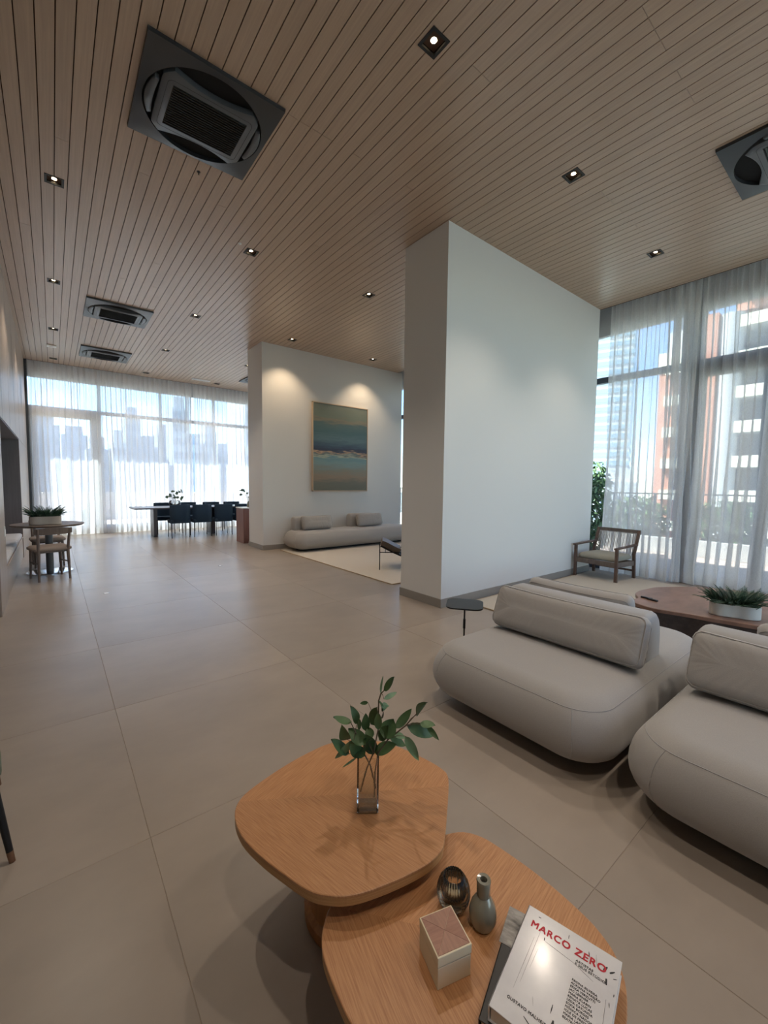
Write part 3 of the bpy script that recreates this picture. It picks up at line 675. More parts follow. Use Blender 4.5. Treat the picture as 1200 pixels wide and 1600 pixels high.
# ================================================================== RUGS, PAINTING
def rug(label, x0, x1, y0, y1):
    t = thing('rug', label, 'rug', ((x0 + x1) / 2, (y0 + y1) / 2, 0)); hx, hy = (x1 - x0) / 2, (y1 - y0) / 2
    b = MB(); b.layers([[(p[0], p[1], .001) for p in rrect(hx, hy, .01, 2)], [(p[0], p[1], .012) for p in rrect(hx, hy, .01, 2)], [(p[0], p[1], .015) for p in rrect(hx - .005, hy - .005, .01, 2)]]); b.build('pile', 'rug', t)
    b = MB(); b.layers([[(p[0], p[1], .001) for p in rrect(hx + .008, hy + .008, .012, 2)], [(p[0], p[1], .0135) for p in rrect(hx + .008, hy + .008, .012, 2)], [(p[0], p[1], .0135) for p in rrect(hx - .001, hy - .001, .01, 2)]], cap=(True, False)); b.build('binding', 'rug_edge', t)
rug('plain beige rug in front of the sofa under the painting', 3.86, 7.25, 4.62, 8.45)
rug('plain beige rug under the log table and the wooden armchair', 4.02, 7.30, -1.5, 3.33)
pa = thing('painting', 'large blue and grey seascape painting in a pale wood frame', 'painting', (5.54, 8.679, 1.29))
MB().box((0, -.025, 1.04), (1.54, .03, 2.04)).build('canvas', 'paint', pa)
b = MB(); W_, H_ = .79, 2.08
b.box2((-W_, -.05, 0), (-W_ + .018, 0, H_)); b.box2((W_ - .018, -.05, 0), (W_, 0, H_)); b.box2((-W_, -.05, 0), (W_, 0, .018)); b.box2((-W_, -.05, H_ - .018), (W_, 0, H_)); b.build('frame', 'frame_wood', pa)

# ================================================================== COFFEE TABLES AND WHAT STANDS ON THEM
def ctable(label, pts, zt, cx, cy_, pr, pc, m):
    t = thing('coffee_table', label, 'coffee table', (cx, cy_, 0)); o = ccw(smooth_closed([(x - cx, y - cy_) for x, y in pts], 4)); o = [(p[0], p[1]) for p in o]
    b = MB(); b.layers([[(p[0], p[1], zt - .006) for p in o], [(p[0], p[1], zt - .0015) for p in o], [(p[0], p[1], zt) for p in inset(o, .002)]]); b.build('table_top', m, t)
    b = MB(); b.layers([[(p[0], p[1], zt - .036) for p in inset(o, .006)], [(p[0], p[1], zt - .030) for p in inset(o, .0005)], [(p[0], p[1], zt - .006) for p in inset(o, .0005)]]); b.build('plywood_edge', 'oak_edge', t)
    b = MB(); b.lathe([(pr, 0), (pr + .004, .006), (pr + .004, .04), (pr - .01, .06), (pr - .01, zt - .10), (pr + .004, zt - .08), (pr + .004, zt - .037)], 40, c=(pc[0] - cx, pc[1] - cy_, 0)); b.build('pedestal', 'oak_base', t, smooth=True, ang=30)
    return t
T1 = [(.42, 1.272), (.461, 1.33), (.542, 1.364), (.662, 1.393), (.778, 1.406), (.864, 1.4), (.975, 1.345), (1.05, 1.236), (1.089, 1.118), (1.104, 1.02), (1.084, .966), (.979, .874), (.88, .795), (.839, .775), (.772, .772), (.664, .794), (.574, .825), (.521, .864), (.486, .911), (.454, .997), (.428, 1.082), (.410, 1.179)]
T2 = [(.457, .662), (.462, .737), (.473, .804), (.491, .845), (.515, .873), (.55, .90), (.62, .925), (.75, .93), (.87, .905), (.963, .870), (1.019, .841), (1.053, .79), (1.067, .725), (1.077, .633), (1.078, .546), (1.071, .465), (1.060, .418), (1.035, .37), (.98, .325), (.88, .29), (.76, .275), (.65, .30), (.56, .36), (.50, .44), (.468, .54)]
ctable('taller round-cornered oak coffee table carrying the vase of leaves', T1, .42, .77, 1.09, .185, (.80, 1.12), 'oak_a')
ctable('lower oak coffee table carrying the box, bottle and books', T2, .34, .78, .62, .185, (.79, .52), 'oak_b')
# glass vase
VB = Vector((.778, 1.042, .42)); ang = math.atan2(VB.y, VB.x) - PI / 2
vs = thing('glass_vase', 'square clear glass vase on the taller coffee table', 'vase', VB, ang)
h = .035; hh = .185; b = MB()
b.layers([[(p[0], p[1], .001) for p in rrect(h - .003, h - .003, .006, 3)], [(p[0], p[1], .004) for p in rrect(h, h, .007, 3)], [(p[0], p[1], hh) for p in rrect(h, h, .007, 3)], [(p[0], p[1], hh) for p in rrect(h - .004, h - .004, .005, 3)], [(p[0], p[1], .016) for p in rrect(h - .004, h - .004, .005, 3)]]); b.build('glass_body', 'vase_glass', vs, smooth=True, ang=35)
b = MB(); b.layers([[(p[0], p[1], .0175) for p in rrect(h - .0046, h - .0046, .005, 3)], [(p[0], p[1], .075) for p in rrect(h - .0046, h - .0046, .005, 3)]]); b.build('water', 'water', vs)
EUC = {
 'up': ([((0.0278, -0.0438, 0.4016), (0.04, -0.0794, 0.4572), 0.0176), ((0.0266, -0.029, 0.387), (0.0146, -0.0539, 0.4566), 0.0076), ((0.0206, -0.0532, 0.3797), (0.0663, -0.0618, 0.3916), 0.01), ((0.0156, 0.0248, 0.3371), (-0.0051, 0.0413, 0.3332), 0.0076), ((0.0449, -0.0104, 0.2881), (0.0086, -0.0412, 0.3732), 0.0141), ((0.0086, -0.0032, 0.2778), (0.0081, -0.0339, 0.3492), 0.0249), ((0.0112, -0.0369, 0.2752), (0.0005, -0.0495, 0.3412), 0.0161), ((0.0219, -0.0413, 0.3442), (0.0797, -0.0061, 0.3183), 0.0176), ((0.0056, 0.0246, 0.2436), (0.0111, 0.03, 0.2997), 0.0182), ((-0.0112, 0.0346, 0.2487), (-0.0414, -0.0074, 0.3156), 0.0094)],
   [(-0.0192, 0.0144, 0.0501), (-0.003, 0.0022, 0.1306), (0.0134, -0.01, 0.1815), (0.0253, -0.0189, 0.2611), (0.0258, -0.0193, 0.3582), (0.0317, -0.0237, 0.3832), (0.0394, -0.0294, 0.3921)], 'tallest eucalyptus sprig rising upright from the glass vase'),
 'right': ([((0.0325, -0.0409, 0.2405), (0.0736, -0.0391, 0.2894), 0.0366), ((0.0819, -0.0409, 0.2544), (0.1367, -0.0578, 0.3108), 0.0193), ((0.1437, -0.0741, 0.2955), (0.123, -0.1434, 0.3745), 0.0193), ((0.107, -0.0706, 0.2668), (0.1865, -0.1178, 0.2289), 0.0278), ((0.1357, -0.1008, 0.2816), (0.1512, -0.1531, 0.2937), 0.0182), ((0.151, -0.1151, 0.2756), (0.1551, -0.167, 0.2497), 0.0111), ((0.0743, -0.0175, 0.2199), (0.1218, -0.0453, 0.1801), 0.022), ((0.099, -0.0698, 0.2366), (0.119, -0.1138, 0.1684), 0.0199), ((0.0337, 0.0106, 0.1658), (0.0795, -0.0503, 0.2052), 0.0278), ((0.0833, -0.0288, 0.2258), (0.1203, -0.0464, 0.2093), 0.0158), ((0.0302, -0.0218, 0.2245), (0.0462, -0.0452, 0.2805), 0.0234)],
   [(0.0175, -0.013, 0.0311), (0.0182, -0.0136, 0.1157), (0.026, -0.0194, 0.1813), (0.0521, -0.0389, 0.2283), (0.0963, -0.0719, 0.2731), (0.1252, -0.0935, 0.3144)], 'eucalyptus sprig leaning to the right out of the glass vase'),
 'left': ([((-0.0251, 0.0274, 0.2773), (-0.0513, 0.0297, 0.3464), 0.0182), ((-0.0577, 0.0135, 0.2993), (-0.1017, 0.0516, 0.3166), 0.022), ((-0.0444, 0.0604, 0.2154), (-0.0941, 0.0133, 0.3074), 0.0234), ((-0.0252, -0.0208, 0.2315), (-0.0455, 0.0497, 0.2577), 0.0278), ((-0.0458, 0.015, 0.239), (-0.085, 0.0678, 0.1621), 0.0152), ((-0.0518, 0.0362, 0.18), (-0.105, 0.0588, 0.2399), 0.0249), ((0.0346, 0.0176, 0.1542), (-0.0247, -0.0196, 0.266), 0.0293), ((-0.0333, 0.0172, 0.1716), (-0.0835, 0.0252, 0.1545), 0.0041), ((-0.0118, 0.0204, 0.1646), (-0.0607, 0.0174, 0.2329), 0.0264), ((0.0014, -0.0136, 0.2352), (0.0136, 0.0207, 0.2536), 0.0205), ((-0.0163, -0.0035, 0.1794), (-0.0308, 0.0303, 0.2), 0.0234)],
   [(0.0215, -0.016, 0.0605), (0.0054, -0.004, 0.1415), (-0.0146, 0.0109, 0.1891), (-0.0344, 0.0257, 0.2545), (-0.0457, 0.0341, 0.2852)], 'bushy eucalyptus sprig leaning to the left out of the glass vase')}
def leaf(parent, a, c, wd, m, seed):
    a = Vector(a); c = Vector(c); d = c - a; Ln = d.length; d.normalize(); random.seed(seed)
    cam_dir = (Vector((0, 0, 1.48)) - VB).normalized(); nrm = (cam_dir + Vector([random.uniform(-.5, .5) for _ in range(3)])); nrm = (nrm - nrm.dot(d) * d).normalized(); s_ = d.cross(nrm); b = MB(); n = 8; cv = random.uniform(-.05, .12)
    for i in range(n + 1):
        t_ = i / n; wv = wd * .62 * (math.sin(PI * t_ ** .8) ** .75) + .0004; mid = a + d * Ln * t_ + nrm * (cv * Ln * math.sin(PI * t_))
        for q in (-1, 0, 1): b.v.append(mid + s_ * wv * q + nrm * (.14 * wd * (abs(q) - .5)))
        for q in (-1, 0, 1): b.v.append(mid + s_ * wv * q + nrm * (.14 * wd * (abs(q) - .5)) - nrm * .0006)
    for i in range(n):
        for q in range(2):
            o = i * 6 + q; b.f.append([o, o + 1, o + 7, o + 6]); b.f.append([o + 3, o + 9, o + 10, o + 4]); b.m += [0, 0]
    b.build('leaf', m, parent, smooth=True, ang=180)
sd_ = 0
for key, (lv, st, lab) in EUC.items():
    t = thing('eucalyptus_sprig', lab, 'plant', VB)
    b = MB(); b.path(st, [.0024] * (len(st) - 1) + [.0012], 6)
    ext = MB(); pts = st[2:]
    for (a, c, wd) in lv:
        q = min(pts, key=lambda p: (Vector(p) - Vector(a)).length + max(0, p[2] - a[2]) * 2); b.path([q, (Vector(q) + Vector(a)) / 2 + Vector((0, 0, .006)), a], [.0012, .001, .0008], 5)
    random.seed(sd_)
    for i in range(26):          # stripped nodes on the stem inside the vase
        u = random.random(); p = Vector(st[0]).lerp(Vector(st[1]), u); q = p + Vector([random.uniform(-1, 1) for _ in range(3)]) * .004; b.bar(p, q, .0018, .001, 5)
    b.build('stem', 'stem', t, smooth=True)
    for i, (a, c, wd) in enumerate(lv):
        sd_ += 1; leaf(t, a, c, wd * 1.22, 'leaf_light' if (key == 'up' and i in (1, 2, 7)) or (key == 'right' and i in (4, 7, 9)) or (key == 'left' and i in (4,)) else 'leaf_dark', sd_)
# ribbed smoked glass holder
t = thing('candle_holder', 'ribbed smoky glass candle holder on the lower coffee table', 'candle holder', (.812, .696, .341))
pr = [(.022, 0), (.034, .006), (.043, .028), (.044, .045), (.038, .064), (.028, .078), (.026, .080), (.0235, .078), (.030, .060), (.033, .045), (.028, .030), (.016, .026)]
MB().lathe([(r_, z_ * 1.12) for r_, z_ in pr], 96, .035, 24).build('glass_body', 'smoke_glass', t, smooth=True, ang=60); MB().lathe([(.018, .034), (.019, .036), (.019, .046), (.017, .048)], 24).build('candle', 'paper', t)
# ceramic bottle
t = thing('ceramic_bottle', 'glossy grey green ceramic bottle vase on the lower coffee table', 'vase', (.838, .618, .34))
pr = [(.020, 0), (.028, .003), (.035, .022), (.035, .040), (.030, .062), (.021, .080), (.0165, .088), (.0175, .090), (.0175, .122), (.0185, .130), (.0175, .134), (.009, .133), (.008, .118)]
MB().lathe([(r_ * 1.0, z_ * .93) for r_, z_ in pr], 40).build('bottle_body', 'ceramic', t, smooth=True, ang=40); MB().lathe([(.0076, .104), (.0078, .113)], 20).build('dark_mouth', 'ceramic_in', t)
# inlaid box
bx_c = Vector((.688, .592)); bd = Vector((.725 - .61, .631 - .567)); t = thing('trinket_box', 'cream box with a brown veneer lid on the lower coffee table', 'box', (.697, .621, .34), math.atan2(.545 - .631, .698 - .725))
bl, bw, bh = .093, .087, .053
MB().rbox((0, 0, bh / 2), (bl, bw, bh), .0015).build('box_body', 'bone', t); MB().box((0, 0, bh + .0012), (bl - .006, bw - .006, .0024)).build('shadow_gap', 'box_dark', t)
ldo = MB().rbox((0, 0, bh + .0024 + .012), (bl + .002, bw + .002, .024), .0015).build('lid', 'bone', t)
zt = bh + .0265; a_, c_ = bl / 2 - .0022, bw / 2 - .0022; e_ = .0009
for q, mm_ in (([(-a_, -c_), (a_, -c_), (0, 0)], 'inlay'), ([(a_, -c_), (a_, c_), (0, 0)], 'inlay_b'), ([(a_, c_), (-a_, c_), (0, 0)], 'inlay'), ([(-a_, c_), (-a_, -c_), (0, 0)], 'inlay_b')):
    q = [(p[0] * .985 + sum(k[0] for k in q) / 3 * .015, p[1] * .985 + sum(k[1] for k in q) / 3 * .015) for p in q]; b = MB(); b.add([(p[0], p[1], zt - .001) for p in q] + [(p[0], p[1], zt + e_) for p in q], [(0, 2, 1), (3, 4, 5), (0, 1, 4, 3), (1, 2, 5, 4), (2, 0, 3, 5)]); b.build('veneer', mm_, ldo)
# books
def book(name, label, c, rz, w_, h_, th, mc, z):
    t = thing(name, label, 'book', (c[0], c[1], z), rz)
    MB().rbox((0, 0, th - .0015), (w_, h_, .003), .001).build('front_cover', mc, t); MB().rbox((0, 0, .0015), (w_, h_, .003), .001).build('back_cover', mc, t); MB().rbox((-w_ / 2 + .0015, 0, th / 2), (.003, h_, th), .001).build('spine', mc, t)
    MB().box((.001, 0, th / 2), (w_ - .009, h_ - .008, th - .006)).build('pages', 'paper', t); return t
def text(parent, s, size, loc, m, bold=0, align='LEFT', sp=1.0, name='lettering', line=1.0):
    cu = bpy.data.curves.new(name, 'FONT'); cu.body = s; cu.size = size; cu.extrude = 0; cu.align_x = align; cu.space_character = sp; cu.space_line = line; cu.resolution_u = 3
    o = bpy.data.objects.new(name, cu); col.objects.link(o); dg = bpy.context.evaluated_depsgraph_get(); me = bpy.data.meshes.new_from_object(o.evaluated_get(dg)); col.objects.unlink(o); bpy.data.objects.remove(o)
    if bold:
        bm = bmesh.new(); bm.from_mesh(me); src = bm.verts[:] + bm.edges[:] + bm.faces[:]
        for kz, (dx, dy) in enumerate(((bold, 0), (0, bold), (bold, bold))):
            g = bmesh.ops.duplicate(bm, geom=src); bmesh.ops.translate(bm, vec=(dx, dy, .00012 * (kz + 1)), verts=[q for q in g['geom'] if isinstance(q, bmesh.types.BMVert)])
        bm.to_mesh(me); bm.free()
    me.materials.clear(); me.materials.append(M[m]); q = bpy.data.objects.new(name, me); col.objects.link(q); q.parent = parent; q.location = loc; return q
# lower dark photo book, then the white book on it
tl = Vector((.925, .539)); trr = Vector((.976, .335)); blc = Vector((.672, .476))
ux = (trr - tl); W_ = ux.length; H_ = (blc - tl).length; rz = math.atan2(ux.y, ux.x); cen = (trr + blc) / 2
b2 = book('book', 'dark photo book lying under the white book', (cen.x - .006, cen.y + .030), rz + R(6), W_, H_, .026, 'book_black', .3405)
MB().box((-.055, .09, .0265), (.11, .10, .0008)).build('cover_photo', 'book_photo', b2); MB().box((-W_ / 2 + .06, -.02, .0264), (.07, .10, .0006)).build('cover_photo', 'book_photo', b2)
bk = book('book', 'white hardback art book with a red title, on top of the dark book', (cen.x, cen.y), rz, W_, H_, .036, 'book_white', .3675)
z = .0363
text(bk, 'MARCO ZERO', .0235, (-W_ / 2 + .018, H_ / 2 - .050, z), 'ink_red', .0013, sp=1.14, name='title')
text(bk, 'ARTISTAS\nE SEUS ESTÚDIOS', .0076, (.020, H_ / 2 - .064, z), 'ink', .0004, sp=1.12, name='subtitle')
text(bk, 'REGINA SILVEIRA\nADRIANA VAREJÃO\nERIKA VERZUTTI\nJAC LEIRNER\nMARIA KLABIN\nRENATA LUCAS\nLEDA CATUNDA\nSOFIA BORGES\nMÔNICA NADOR\nIOLE DE FREITAS\nMARIA LAET\nBEATRIZ MILHAZES', .0063, (.022, H_ / 2 - .108, z), 'ink', .0003, sp=1.05, name='artist_names', line=1.15)
text(bk, 'GUSTAVO MALHEIROS', .0082, (-W_ / 2 + .026, -H_ / 2 + .036, z), 'ink', .0004, sp=1.12, name='author')
random.seed(5)
def marks(name, m, lst):
    b = MB()
    for x0, y0, x1, y1, r_ in lst:
        a = Vector((x0, y0)); c = Vector((x1, y1)); d = (c - a); nn = Vector((-d.y, d.x)).normalized(); up_ = []; dn = []
        for k_ in range(7):
            u = k_ / 6; p = a + d * u; wv = r_ * (.25 + .75 * math.sin(PI * (.15 + .8 * u)) * random.uniform(.7, 1.1)); up_.append(p + nn * wv); dn.append(p - nn * wv)
        ring = up_ + dn[::-1]; b.layers([[(p.x, p.y, z - .0001) for p in ring], [(p.x, p.y, z + .00012) for p in ring]])
    o = b.build(name, m, bk); o['kind'] = 'stuff'
marks('brush_marks', 'ink', [(.074, .086, .080, .098, .0024), (.086, .088, .095, .097, .0018), (.082, .072, .083, .060, .0024), (.094, .080, .101, .084, .0009), (-.058, .098, -.054, .088, .0018), (-.012, .092, -.010, .098, .0014), (-.050, .074, -.049, .066, .0012), (-.076, .114, -.070, .114, .0010), (.090, -.036, .099, -.030, .0020), (.088, -.050, .098, -.043, .0020), (.084, -.062, .099, -.063, .0008), (.002, -.048, .002, -.066, .0010), (.010, -.074, .011, -.092, .0026), (-.040, -.104, -.016, -.116, .0012), (.094, .028, .096, .018, .0008), (.100, .050, .100, .044, .0010), (-.005, .116, -.004, .106, .0007), (.040, .106, .044, .094, .0010), (.030, .080, .036, .090, .0010)])
marks('pencil_marks', 'ink_grey', [(-.062, .082, -.066, -.050, .0004), (-.070, .060, -.074, -.070, .0004), (-.046, .066, .018, .060, .0004), (.018, .060, .060, .048, .0004), (.088, .030, .092, -.060, .0005), (-.055, .040, -.058, -.010, .0003), (-.036, -.060, -.030, -.075, .0003), (.055, .110, .060, .086, .0004)])

# ================================================================== SIDE TABLE, ARMCHAIR, LOG TABLE
t = thing('side_table', 'small black side table with a rounded square top behind the sofa', 'side table', (2.66, 2.235, 0), R(38))
b = MB(); o = rrect(.15, .15, .07, 8); b.layers([[(p[0] * .98, p[1] * .98, .478) for p in o], [(p[0], p[1], .484) for p in o], [(p[0], p[1], .490) for p in o]]); b.build('table_top', 'steel_dark', t)
MB().bar((0, 0, .01), (0, 0, .48), .007, .007, 10).build('stem', 'black', t); MB().bar((0, 0, .28), (0, 0, .36), .011, .011, 10).build('collar', 'black', t); MB().lathe([(.11, 0), (.11, .006), (.02, .012)], 28).build('base_plate', 'black', t)
# wooden armchair; local x to the front, y to its left
t = thing('wooden_armchair', 'dark wood armchair with a corded back and pale olive seat, by the curtain', 'chair', (7.0, 2.985, .016), R(180 - 3))
def post(a, b_, w_=.042, d_=.036): return MB().beam(a, b_, w_, d_, up=(1, 0, 0)).build('leg', 'dark_wood', t)
for s_ in (-1, 1):
    post((.30, s_ * .325, 0), (.30, s_ * .325, .50)); post((-.30, s_ * .325, 0), (-.27, s_ * .325, .40))
    MB().beam((-.27, s_ * .325, .38), (-.42, s_ * .325, .745), .040, .036, up=(1, 0, 0)).build('back_post', 'dark_wood', t)
    b = MB(); b.beam((.345, s_ * .325, .515), (-.345, s_ * .325, .535), .052, .024); b.build('armrest', 'dark_wood', t)
    MB().beam((.29, s_ * .325, .265), (-.28, s_ * .325, .245), .026, .075).build('side_rail', 'grey_wood', t)
MB().beam((.30, -.31, .265), (.30, .31, .265), .026, .075).build('front_rail', 'grey_wood', t); MB().beam((-.27, -.31, .245), (-.27, .31, .245), .026, .07).build('rear_rail', 'grey_wood', t)
MB().beam((-.42, -.345, .735), (-.42, .345, .735), .03, .062).build('top_rail', 'grey_wood', t); MB().beam((-.295, -.30, .12), (-.295, .30, .12), .02, .03).build('rear_stretcher', 'dark_wood', t)
b = MB()
for i in range(38):
    y = -.29 + .58 * i / 37; b.bar((-.285, y + .01 * math.sin(i * 2.1), .30), (-.405, y, .715), .0052, .0052, 6)
o = b.build('cord_back', 'rope', t); o['kind'] = 'stuff'
b = soft_body(.285, .295, [(.02, .292), (0, .315), (0, .345), (.025, .372), (.06, .380), (.15, .386)], .05, 5); o = b.build('seat_cushion', 'cushion_olive', t, smooth=True, ang=70); o.location = (.005, 0, .01)
# log table
lp = [(4.22, 1.52), (4.33, 1.575), (4.46, 1.565), (4.62, 1.665), (4.86, 1.665), (5.10, 1.60), (5.32, 1.47), (5.52, 1.27), (5.66, .98), (5.72, .62), (5.66, .26), (5.58, -.12), (5.40, -.42), (5.08, -.58), (4.78, -.55), (4.52, -.40), (4.42, -.12), (4.37, .18), (4.33, .50), (4.28, .80), (4.22, 1.08), (4.17, 1.34)]
lc = (4.95, .6); t = thing('log_table', 'low table made of one big reddish tree slice with dark bark', 'table', (lc[0], lc[1], .016)); random.seed(3)
o = ccw([(p[0] + noise.noise((p[0] * 5, p[1] * 5, 0)) * .02, p[1] + noise.noise((p[0] * 5, p[1] * 5, 4)) * .02) for p in smooth_closed([(x - lc[0], y - lc[1]) for x, y in lp], 5)])
b = MB(); b.layers([[(p[0], p[1], .352) for p in o], [(p[0], p[1], .380) for p in o], [(p[0], p[1], .384) for p in inset(o, .006)]]); b.build('table_top', 'log_top', t)
b = MB(); rg = []
for z, d in ((0, .10), (.06, .05), (.18, .03), (.30, .015), (.352, .004)): rg.append([(p[0] + .012 * noise.noise((p[0] * 12, p[1] * 12, z * 3)), p[1] + .012 * noise.noise((p[0] * 12, p[1] * 12, z * 3 + 7)), z) for p in inset(o, d)])
b.layers(rg); b.build('bark_body', 'log_bark', t, smooth=True)
for k_, (x, y, r_) in enumerate(((4.47, 1.50, 70), (4.44, 1.44, 60))):
    s = thing('remote_control', ['slim dark stick on the near left end of the log table, the farther one', 'slim dark stick on the near left end of the log table, the nearer one'][k_], 'remote', (x, y, .4005), R(r_ + 15)); MB().rbox((0, 0, .008), (.10, .022, .016), .003).build('stick_body', 'black', s); MB().box((.03, 0, .0166), (.02, .012, .001)).build('button', 'ac_panel', s)
def frond(parent, p0, az, el, Ln, m, n=12, wl=.17, seed=0):
    """one arching fern frond: a midrib with paired leaflets, one mesh"""
    b = MB(); random.seed(seed); d = Vector((math.cos(az), math.sin(az), 0)); sd2 = Vector((-math.sin(az), math.cos(az), 0)); pts = []
    for i in range(n + 1):
        u = i / n; e = el - u * .85; q = (pts[-1] if pts else Vector(p0)); pts.append(q + (d * math.cos(e) + Vector((0, 0, 1)) * math.sin(e)) * Ln / n if i else Vector(p0))
    b.path(pts, [.002] * n + [.0007], 4)
    for i in range(1, n + 1):
        u = i / n; l_ = Ln * wl * (math.sin(PI * min(.98, u * .85 + .12)) ** .7); tdir = (pts[i] - pts[i - 1]).normalized()
        for h_ in (0, .5):
            pc = pts[i - 1].lerp(pts[i], h_)
            for s_ in (-1, 1):
                ld_ = (sd2 * s_ + tdir * .55).normalized(); tip = pc + ld_ * l_ + Vector((0, 0, -.1 * l_)); wv = tdir * l_ * .13; up_ = Vector((0, 0, l_ * .05))
                b.add([pc, (pc + tip) / 2 + wv + up_, tip, (pc + tip) / 2 - wv + up_], [(0, 1, 2, 3)])
    b.build('frond', m, parent)
def wavy(L_, W_, n=80):
    out = []
    for i in range(n):
        a = 2 * PI * i / n; c_, s_ = math.cos(a), math.sin(a); rr = 1 + .10 * math.cos(4 * a + .4)
        out.append((L_ / 2 * math.copysign(abs(c_) ** .75, c_) * (1 + .02 * math.cos(3 * a)), W_ / 2 * math.copysign(abs(s_) ** .75, s_) * (1 - .17 * math.cos(a * 0) * math.exp(-(c_ / .28) ** 2))))
    return out
def planter(label, plab, loc, rz, L_, W_, H_, m, nfr, frl, seed):
    t = thing('planter', label, 'planter', loc, rz); o = ccw(wavy(L_, W_)); b = MB()
    b.layers([[(p[0], p[1], 0) for p in inset(o, .004)], [(p[0], p[1], .004) for p in o], [(p[0], p[1], H_) for p in o], [(p[0], p[1], H_) for p in inset(o, .006)], [(p[0], p[1], H_ * .3) for p in inset(o, .006)]]); b.build('pot', m, t, smooth=True, ang=40)
    b = MB(); b.layers([[(p[0], p[1], H_ * .5) for p in inset(o, .007)], [(p[0], p[1], H_ - .012) for p in inset(o, .007)]]); b.build('soil', 'soil', t)
    f = thing('fern', plab, 'plant', (loc[0], loc[1], loc[2] + H_ - .012), rz); random.seed(seed)
    spec = []
    for i in range(nfr):
        x = random.uniform(-.82, .82) * L_ / 2; y = random.uniform(-.75, .75) * W_ / 2; az = math.atan2(y * 1.6, x) + random.uniform(-.9, .9); spec.append((x, y, az, random.uniform(.65, 1.6), frl * random.uniform(.65, 1.1)))
    for i, (x, y, az, el, l_) in enumerate(spec): frond(f, (x, y, 0), az, el, l_, 'fern', seed=seed + i)
    return t
planter('cream wavy planter on the log table', 'dark green fern filling the planter on the log table', (4.47, .84, .401), R(-72), .34, .17, .105, 'planter', 125, .185, 100)

# ================================================================== FAR BAY: LOUNGE CHAIR
t = thing('lounge_chair', 'dark lounge chair with brown seat half hidden behind the middle partition', 'chair', (4.745, 5.57, .016), R(-38))
def sweep(profile, y0, y1, th, name, m):
    n = len(profile); b = MB(); top = []; bot = []
    for i, p in enumerate(profile):
        a = Vector(profile[max(i - 1, 0)]); c = Vector(profile[min(i + 1, n - 1)]); d = (c - a).normalized(); nn = Vector((-d.y, d.x)); q = Vector(p); top.append(q + nn * th / 2); bot.append(q - nn * th / 2)
    ring = top + bot[::-1]; b.layers([[(p.x, y0, p.y) for p in ring], [(p.x, y0 + .02, p.y) for p in ring], [(p.x, y1 - .02, p.y) for p in ring], [(p.x, y1, p.y) for p in ring]]); return b.build(name, m, t, smooth=True, ang=35)
sweep([(-.28, .40), (-.10, .31), (.06, .24), (.11, .245), (.20, .46), (.31, .78)], -.28, .28, .022, 'shell', 'black')
sweep([(-.27, .455), (-.20, .43), (-.06, .355), (.05, .305)], -.26, .26, .085, 'seat_pad', 'leather'); sweep([(.12, .33), (.20, .54), (.28, .76)], -.26, .26, .06, 'back_pad', 'leather')
for x in (-.30, .30):
    for y in (-.31, .31): MB().bar((x, y, 0), (x, y, .36 if x < 0 else .34), .009, .009, 8).build('leg', 'steel_dark', t)
for y in (-.31, .31): MB().bar((-.30, y, .30), (.30, y, .30), .008, .008, 8).build('side_rail', 'steel_dark', t)
MB().bar((-.20, -.31, .30), (-.20, .31, .30), .008, .008, 8).build('cross_rail', 'steel_dark', t)

# ================================================================== LEFT: BENCH, ROUND TABLE, CHAIRS
t = thing('bench', 'pale wood bench set into the niche of the left wall', 'bench', (WX - .31, 8.6, 0)); MB().rbox((0, 0, .19), (.60, 3.55, .38), .004).build('bench_box', 'panel', t); MB().rbox((.005, 0, .39), (.61, 3.55, .02), .004).build('seat_board', 'panel', t)
for i, y in enumerate((7.45, 8.60, 9.75)):
    c = thing('bench_cushion', ['flat grey cushion at the near end of the niche bench', 'flat grey cushion in the middle of the niche bench', 'flat grey cushion at the far end of the niche bench'][i], 'cushion', (WX - .30, y, .401)); b = soft_body(.29, .56, [(.012, 0), (0, .014), (0, .055), (.02, .075), (.06, .08)], .04, 4); b.build('cover', 'bench_cushion', c, smooth=True, ang=60); seam_ring(.29, .56, 0, .035, .04, .003).build('piping', 'bench_cushion', c)
t = thing('round_table', 'round wood pedestal table beside the niche bench', 'table', (-.075, 8.55, 0)); MB().lathe([(.44, .748), (.47, .768), (.47, .778), (.465, .782)], 56).build('table_top', 'grey_wood', t, smooth=True, ang=30); MB().lathe([(.05, .012), (.05, .75)], 24).build('column', 'ac_panel', t, smooth=True); MB().lathe([(.30, 0), (.30, .010), (.28, .014), (.06, .016)], 56).build('base_disc', 'chrome', t, smooth=True, ang=30)
